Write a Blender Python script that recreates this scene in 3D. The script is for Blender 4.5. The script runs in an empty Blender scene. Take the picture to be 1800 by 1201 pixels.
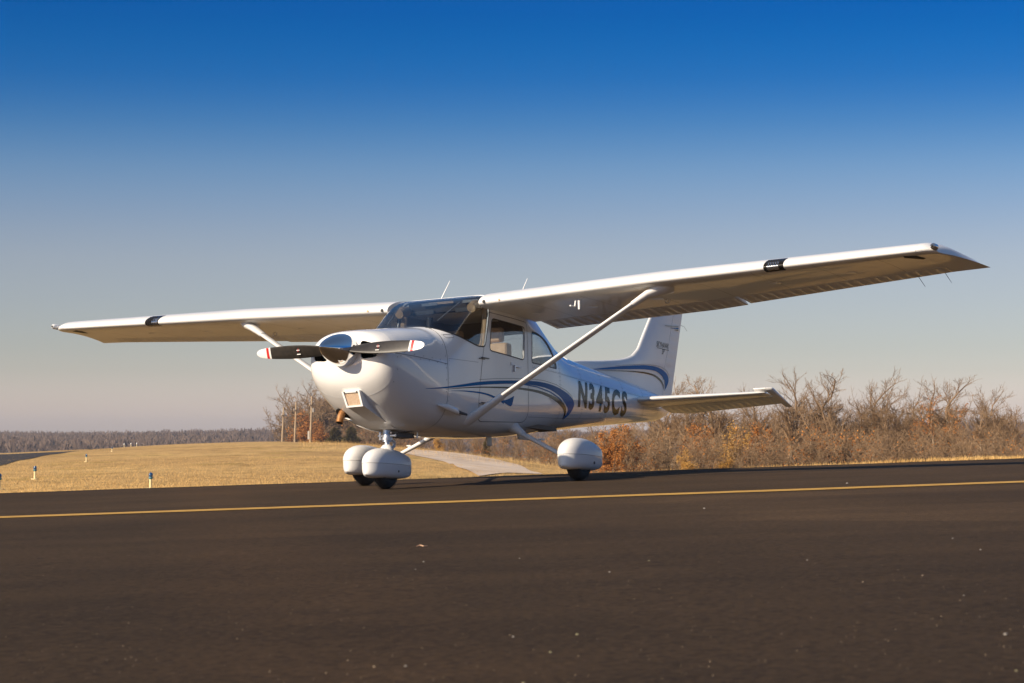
import bpy, bmesh, math, random
import numpy as np
from mathutils import Vector, Matrix
from mathutils.bvhtree import BVHTree
from mathutils.geometry import tessellate_polygon

SC = bpy.context.scene
COL = SC.collection
PI = math.pi

# ------------------------------------------------------------------ frames
# World: X right, Y away from the camera, Z up (gravity). The apron is a very
# slightly tilted plane; the aircraft stands on it.
CAM = np.array([-16.9704, -11.3692, 0.4562])        # camera in apron coordinates
YAW, PIT, ROL = 0.500864, 0.045634, -0.034311
AC_P, AC_R = 0.071552, -0.015374                     # attitude of the aircraft on its gear
FPX = 3748.37
_fw = np.array([math.cos(PIT)*math.cos(YAW), math.cos(PIT)*math.sin(YAW), math.sin(PIT)])
_r0 = np.array([math.sin(YAW), -math.cos(YAW), 0]); _u0 = np.cross(_r0, _fw)
_r = _r0*math.cos(ROL)+_u0*math.sin(ROL); _u = -_r0*math.sin(ROL)+_u0*math.cos(ROL)
_Wb = np.array([[1, 0, 0], [0, -math.sin(PIT), math.cos(PIT)], [0, math.cos(PIT), math.sin(PIT)]]).T
Q = _Wb @ np.array([_r, _u, _fw])
CH = 0.4562
def apron2world(p): return Q @ (np.array(p, float)-CAM) + np.array([0, 0, CH])
_O = np.array([2.82, 0, 0.2])
_Ry = np.array([[math.cos(AC_P), 0, math.sin(AC_P)], [0, 1, 0], [-math.sin(AC_P), 0, math.cos(AC_P)]])
_Rx = np.array([[1, 0, 0], [0, math.cos(AC_R), -math.sin(AC_R)], [0, math.sin(AC_R), math.cos(AC_R)]])
_R = _Rx @ _Ry
def ac2apron(p): return _R @ (np.array(p, float)-_O)+_O
def apron2ac(p): return _R.T @ (np.array(p, float)-_O)+_O
def mat4(f):
    o = f((0, 0, 0)); M = Matrix.Identity(4)
    for j, e in enumerate(((1, 0, 0), (0, 1, 0), (0, 0, 1))):
        c = f(e)-o
        for i in range(3): M[i][j] = c[i]
    for i in range(3): M[i][3] = o[i]
    return M
M_APRON = mat4(apron2world)
M_AC = mat4(lambda p: apron2world(ac2apron(p)))
def apron_z(x, y):                                   # world height of the apron plane
    n = Q @ np.array([0, 0, 1.0]); p0 = apron2world((0, 0, 0))
    return p0[2]-(n[0]*(x-p0[0])+n[1]*(y-p0[1]))/n[2]

# ------------------------------------------------------------------ camera
cam = bpy.data.cameras.new('camera'); camo = bpy.data.objects.new('camera', cam); COL.objects.link(camo)
cam.sensor_width = 36; cam.lens = FPX/1800*36; cam.clip_start = .1; cam.clip_end = 30000
camo.location = (0, 0, CH); camo.rotation_euler = (PI/2+PIT, 0, 0)
cam.dof.use_dof = True; cam.dof.focus_distance = 20.5; cam.dof.aperture_fstop = 10
SC.camera = camo

# ------------------------------------------------------------------ sun and sky
SUN_AZ, SUN_EL = math.radians(158), math.radians(28)  # in apron coordinates: ahead of the nose, a little to starboard
sd = Q @ np.array([math.cos(SUN_AZ)*math.cos(SUN_EL), math.sin(SUN_AZ)*math.cos(SUN_EL), math.sin(SUN_EL)])
sun = bpy.data.lights.new('sun', 'SUN'); suno = bpy.data.objects.new('sun', sun); COL.objects.link(suno)
sun.energy = 4.8; sun.angle = math.radians(.53); sun.color = (1, .83, .63)
suno.rotation_euler = Vector(sd).to_track_quat('Z', 'Y').to_euler()
W = bpy.data.worlds.new('World'); SC.world = W; W.use_nodes = True
nt = W.node_tree; N = nt.nodes; L = nt.links; N.clear()
out = N.new('ShaderNodeOutputWorld'); bg = N.new('ShaderNodeBackground'); L.new(bg.outputs[0], out.inputs[0])
sky = N.new('ShaderNodeTexSky'); sky.sky_type = 'NISHITA'; sky.sun_disc = False
sky.sun_elevation = math.asin(sd[2]); sky.sun_rotation = math.atan2(sd[0], sd[1])
sky.air_density = 1.0; sky.dust_density = 1.0; sky.ozone_density = 2.0
bg.inputs[1].default_value = .082
geo = N.new('ShaderNodeNewGeometry'); sx = N.new('ShaderNodeSeparateXYZ'); L.new(geo.outputs['Incoming'], sx.inputs[0])
neg = N.new('ShaderNodeMath'); neg.operation = 'MULTIPLY'; neg.inputs[1].default_value = -1; L.new(sx.outputs[2], neg.inputs[0])
ramp = N.new('ShaderNodeValToRGB'); ramp.color_ramp.interpolation = 'LINEAR'
mr = N.new('ShaderNodeMapRange'); mr.inputs[1].default_value = -.02; mr.inputs[2].default_value = 1.0
L.new(neg.outputs[0], mr.inputs[0]); L.new(mr.outputs[0], ramp.inputs[0])
SKY_TINT = [(-.02, (1.7, 1.42, 1.6)), (.0084, (1.62, 1.36, 1.58)), (.0351, (1.02, .925, 1.03)), (.0604, (.861, .785, .892)), (.0857, (.794, .718, .829)), (.1055, (.635, .648, .814)),
            (.1253, (.440, .575, .801)), (.145, (.215, .450, .762)), (.1645, (.070, .345, .739)), (.1839, (.018, .300, .720)), (.2023, (.006, .262, .70)), (.27, (.14, .40, .76)), (.42, (.52, .76, .96)), (.7, (1.0, 1.05, 1.08)), (1.0, (1.1, 1.1, 1.1))]
def _sm(x):                                           # smooth curve through the key tints
    k = max(0, min(len(SKY_TINT)-2, sum(1 for s_, _ in SKY_TINT if s_ <= x)-1))
    P_ = [SKY_TINT[max(0, min(len(SKY_TINT)-1, k+j))] for j in (-1, 0, 1, 2)]; h_ = P_[2][0]-P_[1][0]; u = (x-P_[1][0])/h_; o_ = []
    for c in range(3):
        m1 = (P_[2][1][c]-P_[0][1][c])/(P_[2][0]-P_[0][0]) if P_[2][0] > P_[0][0] else 0; m2 = (P_[3][1][c]-P_[1][1][c])/(P_[3][0]-P_[1][0])
        a_, b_ = P_[1][1][c], P_[2][1][c]
        o_.append(max(.004, (2*u**3-3*u*u+1)*a_+(u**3-2*u*u+u)*h_*m1+(-2*u**3+3*u*u)*b_+(u**3-u*u)*h_*m2))
    return tuple(o_)
SKY_TINT = [(x, _sm(x)) for x in [-.02]+[i*.0105 for i in range(25)]+[.28, .35, .42, .56, .7]]+[SKY_TINT[-1]]
e = ramp.color_ramp.elements
while len(e) < len(SKY_TINT): e.new(.5)
for i, (s, c) in enumerate(SKY_TINT):
    e[i].position = (s+.02)/1.02; e[i].color = (*c, 1)
mul = N.new('ShaderNodeVectorMath'); mul.operation = 'MULTIPLY'
L.new(sky.outputs[0], mul.inputs[0]); L.new(ramp.outputs[0], mul.inputs[1]); L.new(mul.outputs[0], bg.inputs[0])
SC.view_settings.view_transform = 'Standard'; SC.view_settings.look = 'None'
SC.view_settings.exposure = .5; SC.view_settings.gamma = 1; SC.view_settings.use_curve_mapping = False
SC.cycles.max_bounces = 8; SC.cycles.transparent_max_bounces = 12

# ------------------------------------------------------------------ materials
def mat(name, color=(.5, .5, .5), rough=.5, metal=0, coat=0, spec=.5, emis=None):
    m = bpy.data.materials.new(name); m.use_nodes = True
    b = m.node_tree.nodes['Principled BSDF']
    b.inputs['Base Color'].default_value = (*color, 1); b.inputs['Roughness'].default_value = rough
    b.inputs['Metallic'].default_value = metal; b.inputs['Coat Weight'].default_value = coat
    b.inputs['Coat Roughness'].default_value = .04; b.inputs['Specular IOR Level'].default_value = spec
    return m
def vary(m, c1, c2, scale=5, detail=4, coord='Object', bump=0, bscale=None, lo=.35, hi=.65, stretch=(1, 1, 1), bdist=.01):
    t = m.node_tree; n = t.nodes; b = n['Principled BSDF']
    tc = n.new('ShaderNodeTexCoord'); mp = n.new('ShaderNodeMapping'); mp.inputs['Scale'].default_value = stretch
    t.links.new(tc.outputs[coord], mp.inputs[0])
    no = n.new('ShaderNodeTexNoise'); no.inputs['Scale'].default_value = scale; no.inputs['Detail'].default_value = detail
    t.links.new(mp.outputs[0], no.inputs['Vector'])
    r = n.new('ShaderNodeValToRGB'); r.color_ramp.elements[0].position = lo; r.color_ramp.elements[1].position = hi
    r.color_ramp.elements[0].color = (*c1, 1); r.color_ramp.elements[1].color = (*c2, 1)
    t.links.new(no.outputs[0], r.inputs[0]); t.links.new(r.outputs[0], b.inputs['Base Color'])
    if bump:
        n2 = n.new('ShaderNodeTexNoise'); n2.inputs['Scale'].default_value = bscale or scale*4; n2.inputs['Detail'].default_value = 5
        t.links.new(mp.outputs[0], n2.inputs['Vector'])
        bp = n.new('ShaderNodeBump'); bp.inputs['Strength'].default_value = bump; bp.inputs['Distance'].default_value = bdist
        t.links.new(n2.outputs[0], bp.inputs['Height']); t.links.new(bp.outputs[0], b.inputs['Normal'])
    return m
M = {}
M['white'] = vary(mat('white_paint', rough=.4, coat=.32, spec=.12), (.70, .695, .68), (.76, .755, .74), 1.3, 3, bump=.05, bscale=2.2, bdist=.02)
M['fuse'] = vary(mat('fuselage_paint', rough=.34, coat=1.0, spec=.3), (.76, .75, .725), (.82, .81, .785), 1.3, 3, bump=.10, bscale=2.6, bdist=.03)
M['seam'] = mat('panel_gap', (.10, .10, .10), .6)
M['edge'] = mat('bright_edge', (.85, .85, .84), .25, coat=.5)
M['blue'] = mat('stripe_blue', (.0, .125, .36), .25, spec=.05)
M['bronze'] = mat('stripe_dark_bronze', (.035, .026, .018), .16, spec=.2)
M['greyln'] = mat('stripe_grey_line', (.30, .30, .29), .16, spec=.2)
M['letter'] = mat('letter_black', (.014, .012, .010), .2, spec=.12)
M['chrome'] = mat('polished_spinner', (.80, .80, .80), .05, 1)
M['blade'] = vary(mat('blade_black', rough=.42), (.022, .019, .016), (.034, .029, .025), 30)
M['red'] = mat('tip_red', (.55, .02, .02), .4)
M['tipw'] = mat('tip_white', (.8, .8, .78), .35)
M['rubber'] = vary(mat('rubber', rough=.85), (.018, .017, .016), (.03, .028, .026), 40, bump=.2)
M['seal'] = mat('window_seal', (.03, .03, .03), .5)
M['black'] = mat('flat_black', (.012, .012, .012), .7)
M['metal'] = vary(mat('bare_metal', rough=.35, metal=.9), (.45, .45, .46), (.62, .62, .62), 25)
M['exh'] = vary(mat('rusty_exhaust', rough=.55, metal=.6), (.30, .13, .04), (.42, .24, .11), 18)
M['tan'] = vary(mat('tan_leather', rough=.6), (.54, .35, .18), (.62, .42, .23), 14, bump=.15)
M['liner'] = mat('cabin_liner', (.20, .15, .105), .85)
M['dash'] = mat('dash_black', (.03, .028, .03), .6)
M['filter'] = vary(mat('air_filter', rough=.9), (.42, .30, .20), (.52, .39, .28), 60, bump=.4)
M['lens'] = mat('lamp_reflector', (.55, .55, .56), .12, .9)
M['bluelens'] = mat('blue_glass', (.01, .06, .16), .15, coat=1)
M['cream'] = vary(mat('post_cream', rough=.6), (.72, .58, .30), (.80, .66, .38), 12)
def glass(name, tint, rough=.0, ior=1.5):
    m = bpy.data.materials.new(name); m.use_nodes = True; t = m.node_tree; n = t.nodes; n.clear()
    o = n.new('ShaderNodeOutputMaterial'); mx = n.new('ShaderNodeMixShader'); tr = n.new('ShaderNodeBsdfTransparent')
    gl = n.new('ShaderNodeBsdfGlossy'); fr = n.new('ShaderNodeFresnel'); fr.inputs[0].default_value = ior
    tr.inputs[0].default_value = (*tint, 1); gl.inputs['Roughness'].default_value = rough
    ge = n.new('ShaderNodeNewGeometry'); mm = n.new('ShaderNodeMapRange'); mm.inputs[3].default_value = ior; mm.inputs[4].default_value = 1/ior
    t.links.new(ge.outputs['Backfacing'], mm.inputs[0]); t.links.new(mm.outputs[0], fr.inputs[0])
    t.links.new(fr.outputs[0], mx.inputs[0]); t.links.new(tr.outputs[0], mx.inputs[1]); t.links.new(gl.outputs[0], mx.inputs[2])
    t.links.new(mx.outputs[0], o.inputs[0]); return m
M['wglass'] = glass('tinted_windshield', (.74, .77, .80), ior=1.62)
M['glass'] = glass('acrylic_glass', (.88, .89, .90))

# ------------------------------------------------------------------ object helpers
def tag(o, label=None, cat=None, group=None, kind=None):
    if label: o['label'] = label
    if cat: o['category'] = cat
    if group: o['group'] = group
    if kind: o['kind'] = kind
    return o
def mesh(name, V, F, m=None, mi=None, smooth=True, ang=35):
    me = bpy.data.meshes.new(name); me.from_pydata([tuple(map(float, v)) for v in V], [], F)
    for x in (m if isinstance(m, (list, tuple)) else [m]):
        if x: me.materials.append(x)
    if mi is not None: me.polygons.foreach_set('material_index', mi)
    if smooth:
        me.shade_smooth(); me.set_sharp_from_angle(angle=math.radians(ang))
    me.update(); return me
def add(name, me, parent=None, loc=None):
    o = bpy.data.objects.new(name, me); COL.objects.link(o)
    if parent is not None: o.parent = parent
    if loc is not None: o.location = loc
    return o
def part(name, V, F, m, parent=None, **k): return add(name, mesh(name, V, F, m, **k), parent)
def empty(name, loc=(0, 0, 0), rz=0, parent=None):
    o = bpy.data.objects.new(name, None); COL.objects.link(o); o.location = loc; o.rotation_euler = (0, 0, rz)
    o.empty_display_size = .2
    if parent is not None: o.parent = parent
    return o
class MB:
    def __init__(s): s.V = []; s.F = []; s.mi = []
    def add(s, V, F, mi=0):
        b = len(s.V); s.V += [tuple(v) for v in V]; s.F += [tuple(i+b for i in f) for f in F]; s.mi += [mi]*len(F)
    def box(s, c, d, mi=0, R=None):
        V = []
        for sx_ in (-1, 1):
            for sy in (-1, 1):
                for sz in (-1, 1):
                    v = Vector((sx_*d[0]/2, sy*d[1]/2, sz*d[2]/2))
                    if R is not None: v = R @ v
                    V.append(v+Vector(c))
        s.add(V, [(0, 1, 3, 2), (4, 6, 7, 5), (0, 4, 5, 1), (2, 3, 7, 6), (0, 2, 6, 4), (1, 5, 7, 3)], mi)
    def tube(s, P, r, n=12, mi=0, caps=True, sq=1.0, up=None):
        P = [Vector(p) for p in P]; R = r if isinstance(r, (list, tuple)) else [r]*len(P)
        rings = []; prev = None
        for i, p in enumerate(P):
            t = (P[min(i+1, len(P)-1)]-P[max(i-1, 0)]).normalized()
            ref = Vector(up) if up is not None else (prev if prev is not None else (Vector((0, 0, 1)) if abs(t.z) < .9 else Vector((1, 0, 0))))
            a = (ref-t*ref.dot(t)).normalized(); b = t.cross(a); prev = a
            rings.append([p+a*math.cos(2*PI*k/n)*R[i]+b*math.sin(2*PI*k/n)*R[i]*sq for k in range(n)])
        V = [v for q in rings for v in q]; F = []
        for i in range(len(P)-1):
            for k in range(n):
                F.append((i*n+k, i*n+(k+1) % n, (i+1)*n+(k+1) % n, (i+1)*n+k))
        if caps: F.append(tuple(range(n))[::-1]); F.append(tuple((len(P)-1)*n+k for k in range(n)))
        s.add(V, F, mi)
    def loft(s, rings, mi=0, closed=True, caps=True):
        n = len(rings[0]); V = [v for q in rings for v in q]; F = []
        for i in range(len(rings)-1):
            for k in range(n if closed else n-1):
                F.append((i*n+k, i*n+(k+1) % n, (i+1)*n+(k+1) % n, (i+1)*n+k))
        if caps and closed: F.append(tuple(range(n))[::-1]); F.append(tuple((len(rings)-1)*n+k for k in range(n)))
        s.add(V, F, mi)
    def build(s, name, m, parent=None, fix=True, **k):
        me = mesh(name, s.V, s.F, m, mi=s.mi, **k)
        if fix:
            bm = bmesh.new(); bm.from_mesh(me); bmesh.ops.recalc_face_normals(bm, faces=bm.faces); bm.to_mesh(me); bm.free()
            if k.get('smooth', True): me.set_sharp_from_angle(angle=math.radians(k.get('ang', 35)))
        return add(name, me, parent)
def lathe(prof, n=24, axis='x'):
    V = []; F = []
    for (a, r) in prof:
        for k in range(n):
            c, s_ = math.cos(2*PI*k/n)*r, math.sin(2*PI*k/n)*r
            V.append((a, c, s_) if axis == 'x' else ((c, a, s_) if axis == 'y' else (c, s_, a)))
    for i in range(len(prof)-1):
        for k in range(n): F.append((i*n+k, i*n+(k+1) % n, (i+1)*n+(k+1) % n, (i+1)*n+k))
    F.append(tuple(range(n))[::-1]); F.append(tuple((len(prof)-1)*n+k for k in range(n)))
    return V, F
def spline(P, n):
    P = [np.array(p, float) for p in P]; out_ = []
    for i in range(len(P)-1):
        p0, p1, p2, p3 = P[max(i-1, 0)], P[i], P[i+1], P[min(i+2, len(P)-1)]
        for k in range(n):
            t = k/n; out_.append(.5*((2*p1)+(-p0+p2)*t+(2*p0-5*p1+4*p2-p3)*t*t+(-p0+3*p1-3*p2+p3)*t**3))
    out_.append(P[-1]); return out_
def rounded(P, r, n=5):
    out_ = []
    m_ = len(P)
    for i in range(m_):
        a, b, c = Vector(P[i-1]), Vector(P[i]), Vector(P[(i+1) % m_])
        rr = r[i] if isinstance(r, (list, tuple)) else r
        u, w = (a-b), (c-b); d = min(rr, u.length*.45, w.length*.45)
        p, q = b+u.normalized()*d, b+w.normalized()*d
        for k in range(n+1):
            t = k/n; out_.append(tuple((1-t)**2*p+2*t*(1-t)*b+t*t*q))
    return out_

# ================================================================== SETTING
rnd = random.Random(7); rng = np.random.default_rng(11)
def pt(px, d, py): return (d*(px-900)/FPX, d, CH+d*(771.5-py)/FPX)
# ---- apron (tilted sheet) and its line
m = mat('asphalt', rough=.85, spec=.12); t = m.node_tree; n = t.nodes; b = n['Principled BSDF']
tc = n.new('ShaderNodeTexCoord')
def noise(sc, det=4, st=(1, 1, 1), rough=.5):
    mp = n.new('ShaderNodeMapping'); mp.inputs['Scale'].default_value = st; t.links.new(tc.outputs['Object'], mp.inputs[0])
    q = n.new('ShaderNodeTexNoise'); q.inputs['Scale'].default_value = sc; q.inputs['Detail'].default_value = det; q.inputs['Roughness'].default_value = rough
    t.links.new(mp.outputs[0], q.inputs['Vector']); return q
def rmp(src, pts_):
    r = n.new('ShaderNodeValToRGB'); e = r.color_ramp.elements
    while len(e) < len(pts_): e.new(.5)
    for i, (p, c) in enumerate(pts_): e[i].position = p; e[i].color = (*c, 1)
    t.links.new(src, r.inputs[0]); return r
def mix(a, b_, f, mode='MIX'):
    x = n.new('ShaderNodeMix'); x.data_type = 'RGBA'; x.blend_type = mode
    if isinstance(f, (int, float)): x.inputs[0].default_value = f
    else: t.links.new(f, x.inputs[0])
    for i, s in ((6, a), (7, b_)):
        if isinstance(s, tuple): x.inputs[i].default_value = (*s, 1)
        else: t.links.new(s, x.inputs[i])
    return x.outputs[2]
big = rmp(noise(.16, 5, (1, .35, 1)).outputs[0], [(.35, (.053, .0345, .0185)), (.62, (.073, .048, .0265))])
fine = rmp(noise(38, 6, rough=.75).outputs[0], [(.30, (.38, .38, .38)), (.72, (1.75, 1.72, 1.68))])
c0 = mix(big.outputs[0], fine.outputs[0], 1.0, 'MULTIPLY')
band = rmp(noise(.42, 3, (.12, 1, 1)).outputs[0], [(.46, (1, 1, 1)), (.56, (1.10, 1.09, 1.08))])
c1 = mix(c0, band.outputs[0], 1.0, 'MULTIPLY')
def mth(op, a, b_=None):
    q = n.new('ShaderNodeMath'); q.operation = op
    for i, v in enumerate((a, b_)):
        if v is None: continue
        if isinstance(v, (int, float)): q.inputs[i].default_value = v
        else: t.links.new(v, q.inputs[i])
    return q.outputs[0]
sxyz = n.new('ShaderNodeSeparateXYZ'); t.links.new(tc.outputs['Object'], sxyz.inputs[0]); wob = noise(.8, 4).outputs[0]
def sstep(v, e0, w):
    q = n.new('ShaderNodeMapRange'); q.interpolation_type = 'SMOOTHSTEP'; t.links.new(v, q.inputs[0]); q.inputs[1].default_value = e0; q.inputs[2].default_value = e0+w; return q.outputs[0]
AX, AY = sxyz.outputs[0], sxyz.outputs[1]; ww = mth('MULTIPLY', mth('SUBTRACT', wob, .5), 1.6)
# wide pale resurfaced wedge beyond the centre right, and a second narrow lap in it
w1 = mth('MULTIPLY', sstep(mth('ADD', AX, ww), .6, .9), mth('MULTIPLY', sstep(mth('SUBTRACT', AY, mth('MULTIPLY', AX, -.9)), 11.9, .12), sstep(mth('MULTIPLY', mth('ADD', AY, mth('MULTIPLY', ww, .15)), -1), -15.6, .5)))
w2 = mth('MULTIPLY', sstep(mth('ADD', AX, ww), 1.2, 1.2), mth('MULTIPLY', sstep(mth('SUBTRACT', AY, mth('MULTIPLY', AX, -.45)), 13.4, .08), sstep(mth('MULTIPLY', AY, -1), -14.6, .2)))
c1 = mix(c1, (1.34, 1.31, 1.27), mth('MULTIPLY', w1, 1.0), 'MULTIPLY'); c1 = mix(c1, (.80, .80, .81), w2, 'MULTIPLY')
us_ = mth('ABSOLUTE', mth('ADD', mth('ADD', AX, mth('MULTIPLY', AY, .157)), mth('SUBTRACT', mth('MULTIPLY', ww, .35), .36)))
c1 = mix(c1, (1.16, 1.12, 1.08), mth('SUBTRACT', 1.0, sstep(us_, .10, .45)), 'MULTIPLY')
blot = rmp(noise(.55, 6, (1, 1, 1), .65).outputs[0], [(.40, (.88, .88, .89)), (.60, (1.10, 1.08, 1.05))]); c1 = mix(c1, blot.outputs[0], 1.0, 'MULTIPLY')
trk = rmp(noise(2.2, 3, (.05, 1, 1)).outputs[0], [(.35, (.93, .93, .93)), (.6, (1.04, 1.04, 1.04))]); c1 = mix(c1, trk.outputs[0], 1.0, 'MULTIPLY')
vo = n.new('ShaderNodeTexVoronoi'); vo.inputs['Scale'].default_value = 42; vo.inputs['Randomness'].default_value = 1
t.links.new(tc.outputs['Object'], vo.inputs['Vector'])
sp = rmp(vo.outputs['Distance'], [(.07, (1, 1, 1)), (.16, (0, 0, 0))])
spn = rmp(noise(9, 2).outputs[0], [(.56, (0, 0, 0)), (.60, (1, 1, 1))])
spm = mix(sp.outputs[0], spn.outputs[0], 1.0, 'MULTIPLY')
c2 = mix(c1, (.11, .085, .058), spm)
t.links.new(c2, b.inputs['Base Color'])
bp = n.new('ShaderNodeBump'); bp.inputs['Strength'].default_value = 1; bp.inputs['Distance'].default_value = .012
t.links.new(noise(60, 6, rough=.85).outputs[0], bp.inputs['Height']); t.links.new(bp.outputs[0], b.inputs['Normal'])
M['asphalt'] = m
EDGE = 26.6
def edge_y(x): return EDGE+.10*math.sin(x*.9)+.05*math.sin(x*3.7+1)+.02*math.sin(x*13)
V = []; F = []
xs = np.concatenate([[-120, -60, -30], np.arange(-14, 14.01, .1), [30, 60, 120]])
for x in xs:
    for y in (-60, edge_y(x)): V.append((x, y, apron_z(x, y)))
    V.append((x, edge_y(x)+.05, apron_z(x, edge_y(x))-.12))
for i in range(len(xs)-1):
    a = i*3; F += [(a, a+3, a+4, a+1), (a+1, a+4, a+5, a+2)]
tag(part('asphalt_apron', V, F, M['asphalt'], smooth=False), kind='structure')
M['yellow'] = vary(mat('line_yellow', rough=.7), (.42, .22, .035), (.58, .33, .05), 9, 6, lo=.3, hi=.6, bump=.3, bscale=60)
V = []; F = []
for i in range(241):
    x = -40+i/240*80; yc = 16.0+.022*max(0, x)+.012*math.sin(x*2.1)
    for s in (-1, 1):
        y = yc+s*(.23+.012*math.sin(x*7+s)); V.append((x, y, apron_z(x, y)+.004))
    if i: k = 2*i; F.append((k-2, k, k+1, k-1))
tag(part('painted_line', V, F, M['yellow'], smooth=False), kind='structure')

# ---- field terrain: smooth interpolation of survey-like spot heights
CTRL = []
for px in range(-1500, 3301, 300):
    x = 26.6*(px-900)/FPX; CTRL.append((px, 26.6, apron_z(x, 26.6)-.03))
for px in (-1500, -600, 0, 150, 300):
    for d in (44, 70): CTRL.append((px, d, -.68))
    for d, z in zip((120, 165, 205, 285, 330), {150: (-.68, -.62, -.58, -1.05, -1.6), 300: (-.60, -.48, -.36, -.32, -.7)}.get(px, (-.68, -.68, -.95, -2.0, -2.6))): CTRL.append((px, d, z))
for px, d, z in ((500, 44, -.68), (500, 60, -.66), (500, 100, -.45), (500, 170, -.12), (500, 250, .10), (500, 290, .11), (500, 340, -.3),
                 (620, 44, -.66), (620, 100, -.42), (620, 180, -.1), (620, 230, .0), (620, 300, -.6),
                 (700, 45, -.68), (700, 100, -.5), (700, 200, -.42), (700, 260, -1.0),
                 (800, 45, -.72), (800, 80, -.72), (800, 200, -.82), (800, 260, -1.5),
                 (870, 45, -.8), (870, 90, -.9), (870, 180, -1.25), (870, 260, -2.2),
                 (960, 45, -.72), (960, 80, -.95), (960, 150, -1.85), (960, 260, -3.2),
                 (1100, 45, -.9), (1100, 80, -1.5), (1100, 150, -2.6), (1100, 260, -4),
                 (1400, 32, -.12), (1400, 60, -1.2), (1400, 150, -2.8), (1400, 300, -5),
                 (1700, 32, .13), (1700, 60, -.7), (1700, 150, -2.6), (1700, 300, -5),
                 (2100, 32, .28), (2100, 60, -.4), (2100, 150, -2.4), (2100, 300, -5), (3200, 60, 0), (3200, 150, -2.4), (3200, 300, -5)):
    CTRL.append((px, d, z))
cp = np.array([(p/300., math.log(d)*4) for p, d, z in CTRL]); cz = np.array([c[2] for c in CTRL])
def _phi(r): return r
D = np.sqrt(((cp[:, None]-cp[None])**2).sum(-1)); nA = len(cp)
A = np.zeros((nA+3, nA+3)); A[:nA, :nA] = _phi(D)+np.eye(nA)*(-.02); A[:nA, nA] = 1; A[:nA, nA+1:] = cp; A[nA, :nA] = 1; A[nA+1:, :nA] = cp.T
sol = np.linalg.solve(A, np.concatenate([cz, [0, 0, 0]]))
def field_z(x, y):
    x = np.atleast_1d(np.asarray(x, float)); y = np.atleast_1d(np.asarray(y, float))
    q = np.stack([(x/y*FPX+900)/300., np.log(y)*4], -1)
    r = np.sqrt(((q[:, None]-cp[None])**2).sum(-1))
    return _phi(r) @ sol[:nA]+sol[nA]+q @ sol[nA+1:]+.03*np.sin(x*.31)*np.sin(y*.11)
def ground_hit(px, py):
    ds = np.exp(np.linspace(math.log(28), math.log(330), 2500)); x = ds*(px-900)/FPX
    z = CH+ds*(771.5-py)/FPX; h = field_z(x, ds); k = np.argmax(z < h)
    if z[k] >= h[k]: return ground_hit(px, py+.5) if py < 900 else None
    return (x[k], ds[k], h[k])
ds = np.exp(np.linspace(math.log(EDGE-.4), math.log(400), 150)); us = np.concatenate([[-2.6, -2.0, -1.6, -1.3, -1.05, -.85, -.72], np.linspace(-.62, .62, 190), [.72, .85, 1.05, 1.3, 1.6, 2.0, 2.6]])
V = []; F = []
for i, d in enumerate(ds):
    X = us*d; Z = field_z(X, np.full_like(X, d))
    if i == 0: Z = Z-.25
    for x, z in zip(X, Z): V.append((x, d, z))
nu = len(us)
for i in range(len(ds)-1):
    for k in range(nu-1): a = i*nu+k; F.append((a, a+1, a+nu+1, a+nu))
gm = mat('dormant_grass', rough=.95, spec=.1); t = gm.node_tree; n = t.nodes; b = n['Principled BSDF']; tc = n.new('ShaderNodeTexCoord')
g1 = rmp(noise(.11, 5, (1, .45, 1)).outputs[0], [(.30, (.43, .265, .105)), (.50, (.54, .34, .135)), (.70, (.64, .42, .17))])
g2 = rmp(noise(1.3, 7, (1, .25, 1), .7).outputs[0], [(.28, (.55, .55, .50)), (.50, (1, 1, 1)), (.75, (1.22, 1.2, 1.15))])
g3 = rmp(noise(.35, 5, (1, .22, 1)).outputs[0], [(.55, (1, 1, 1)), (.75, (.72, .78, .55))])
t.links.new(mix(mix(g1.outputs[0], g2.outputs[0], 1.0, 'MULTIPLY'), g3.outputs[0], 1.0, 'MULTIPLY'), b.inputs['Base Color'])
bp = n.new('ShaderNodeBump'); bp.inputs['Strength'].default_value = .9; bp.inputs['Distance'].default_value = .06
t.links.new(noise(5, 6, (1, .6, 1), .8).outputs[0], bp.inputs['Height']); t.links.new(bp.outputs[0], b.inputs['Normal'])
M['grass'] = gm
tag(part('grass_field', V, F, gm, ang=80), kind='structure')

def sheet(name, top, bot, m, lift, nseg=24, nx=8):
    A_ = spline([ground_hit(*p) for p in top], nseg); B_ = spline([ground_hit(*p) for p in bot], nseg)
    K = min(len(A_), len(B_)); A_ = [A_[int(i*(len(A_)-1)/(K-1))] for i in range(K)]; B_ = [B_[int(i*(len(B_)-1)/(K-1))] for i in range(K)]
    V = []; F = []
    for a, b_ in zip(A_, B_):
        for k in range(nx+1):
            p = a+(b_-a)*k/nx; V.append((p[0], p[1], field_z(p[0], p[1])[0]+lift))
    for i in range(K-1):
        for k in range(nx): q = i*(nx+1)+k; F.append((q, q+1, q+nx+2, q+nx+1))
    o = part(name, V, F, m, ang=80)
    bm = bmesh.new(); bm.from_mesh(o.data); bmesh.ops.recalc_face_normals(bm, faces=bm.faces)
    if sum(f.normal.z for f in bm.faces) < 0: bmesh.ops.reverse_faces(bm, faces=bm.faces)
    bm.to_mesh(o.data); bm.free()
    return tag(o, kind='structure')
M['gravel'] = vary(mat('pale_gravel', rough=.95, spec=.1), (.58, .45, .33), (.74, .60, .46), .35, 8, lo=.35, hi=.62, stretch=(1, .4, 1), bump=.6, bscale=6, bdist=.03)
sheet('gravel_road', [(716, 789.5), (760, 792.5), (800, 796), (833, 800.5), (862, 806), (889, 812), (922, 822), (955, 834)],
      [(705, 797), (735, 802), (767, 809), (786, 814), (800, 819), (816, 825), (830, 831), (842, 838)], M['gravel'], .03)
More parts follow.
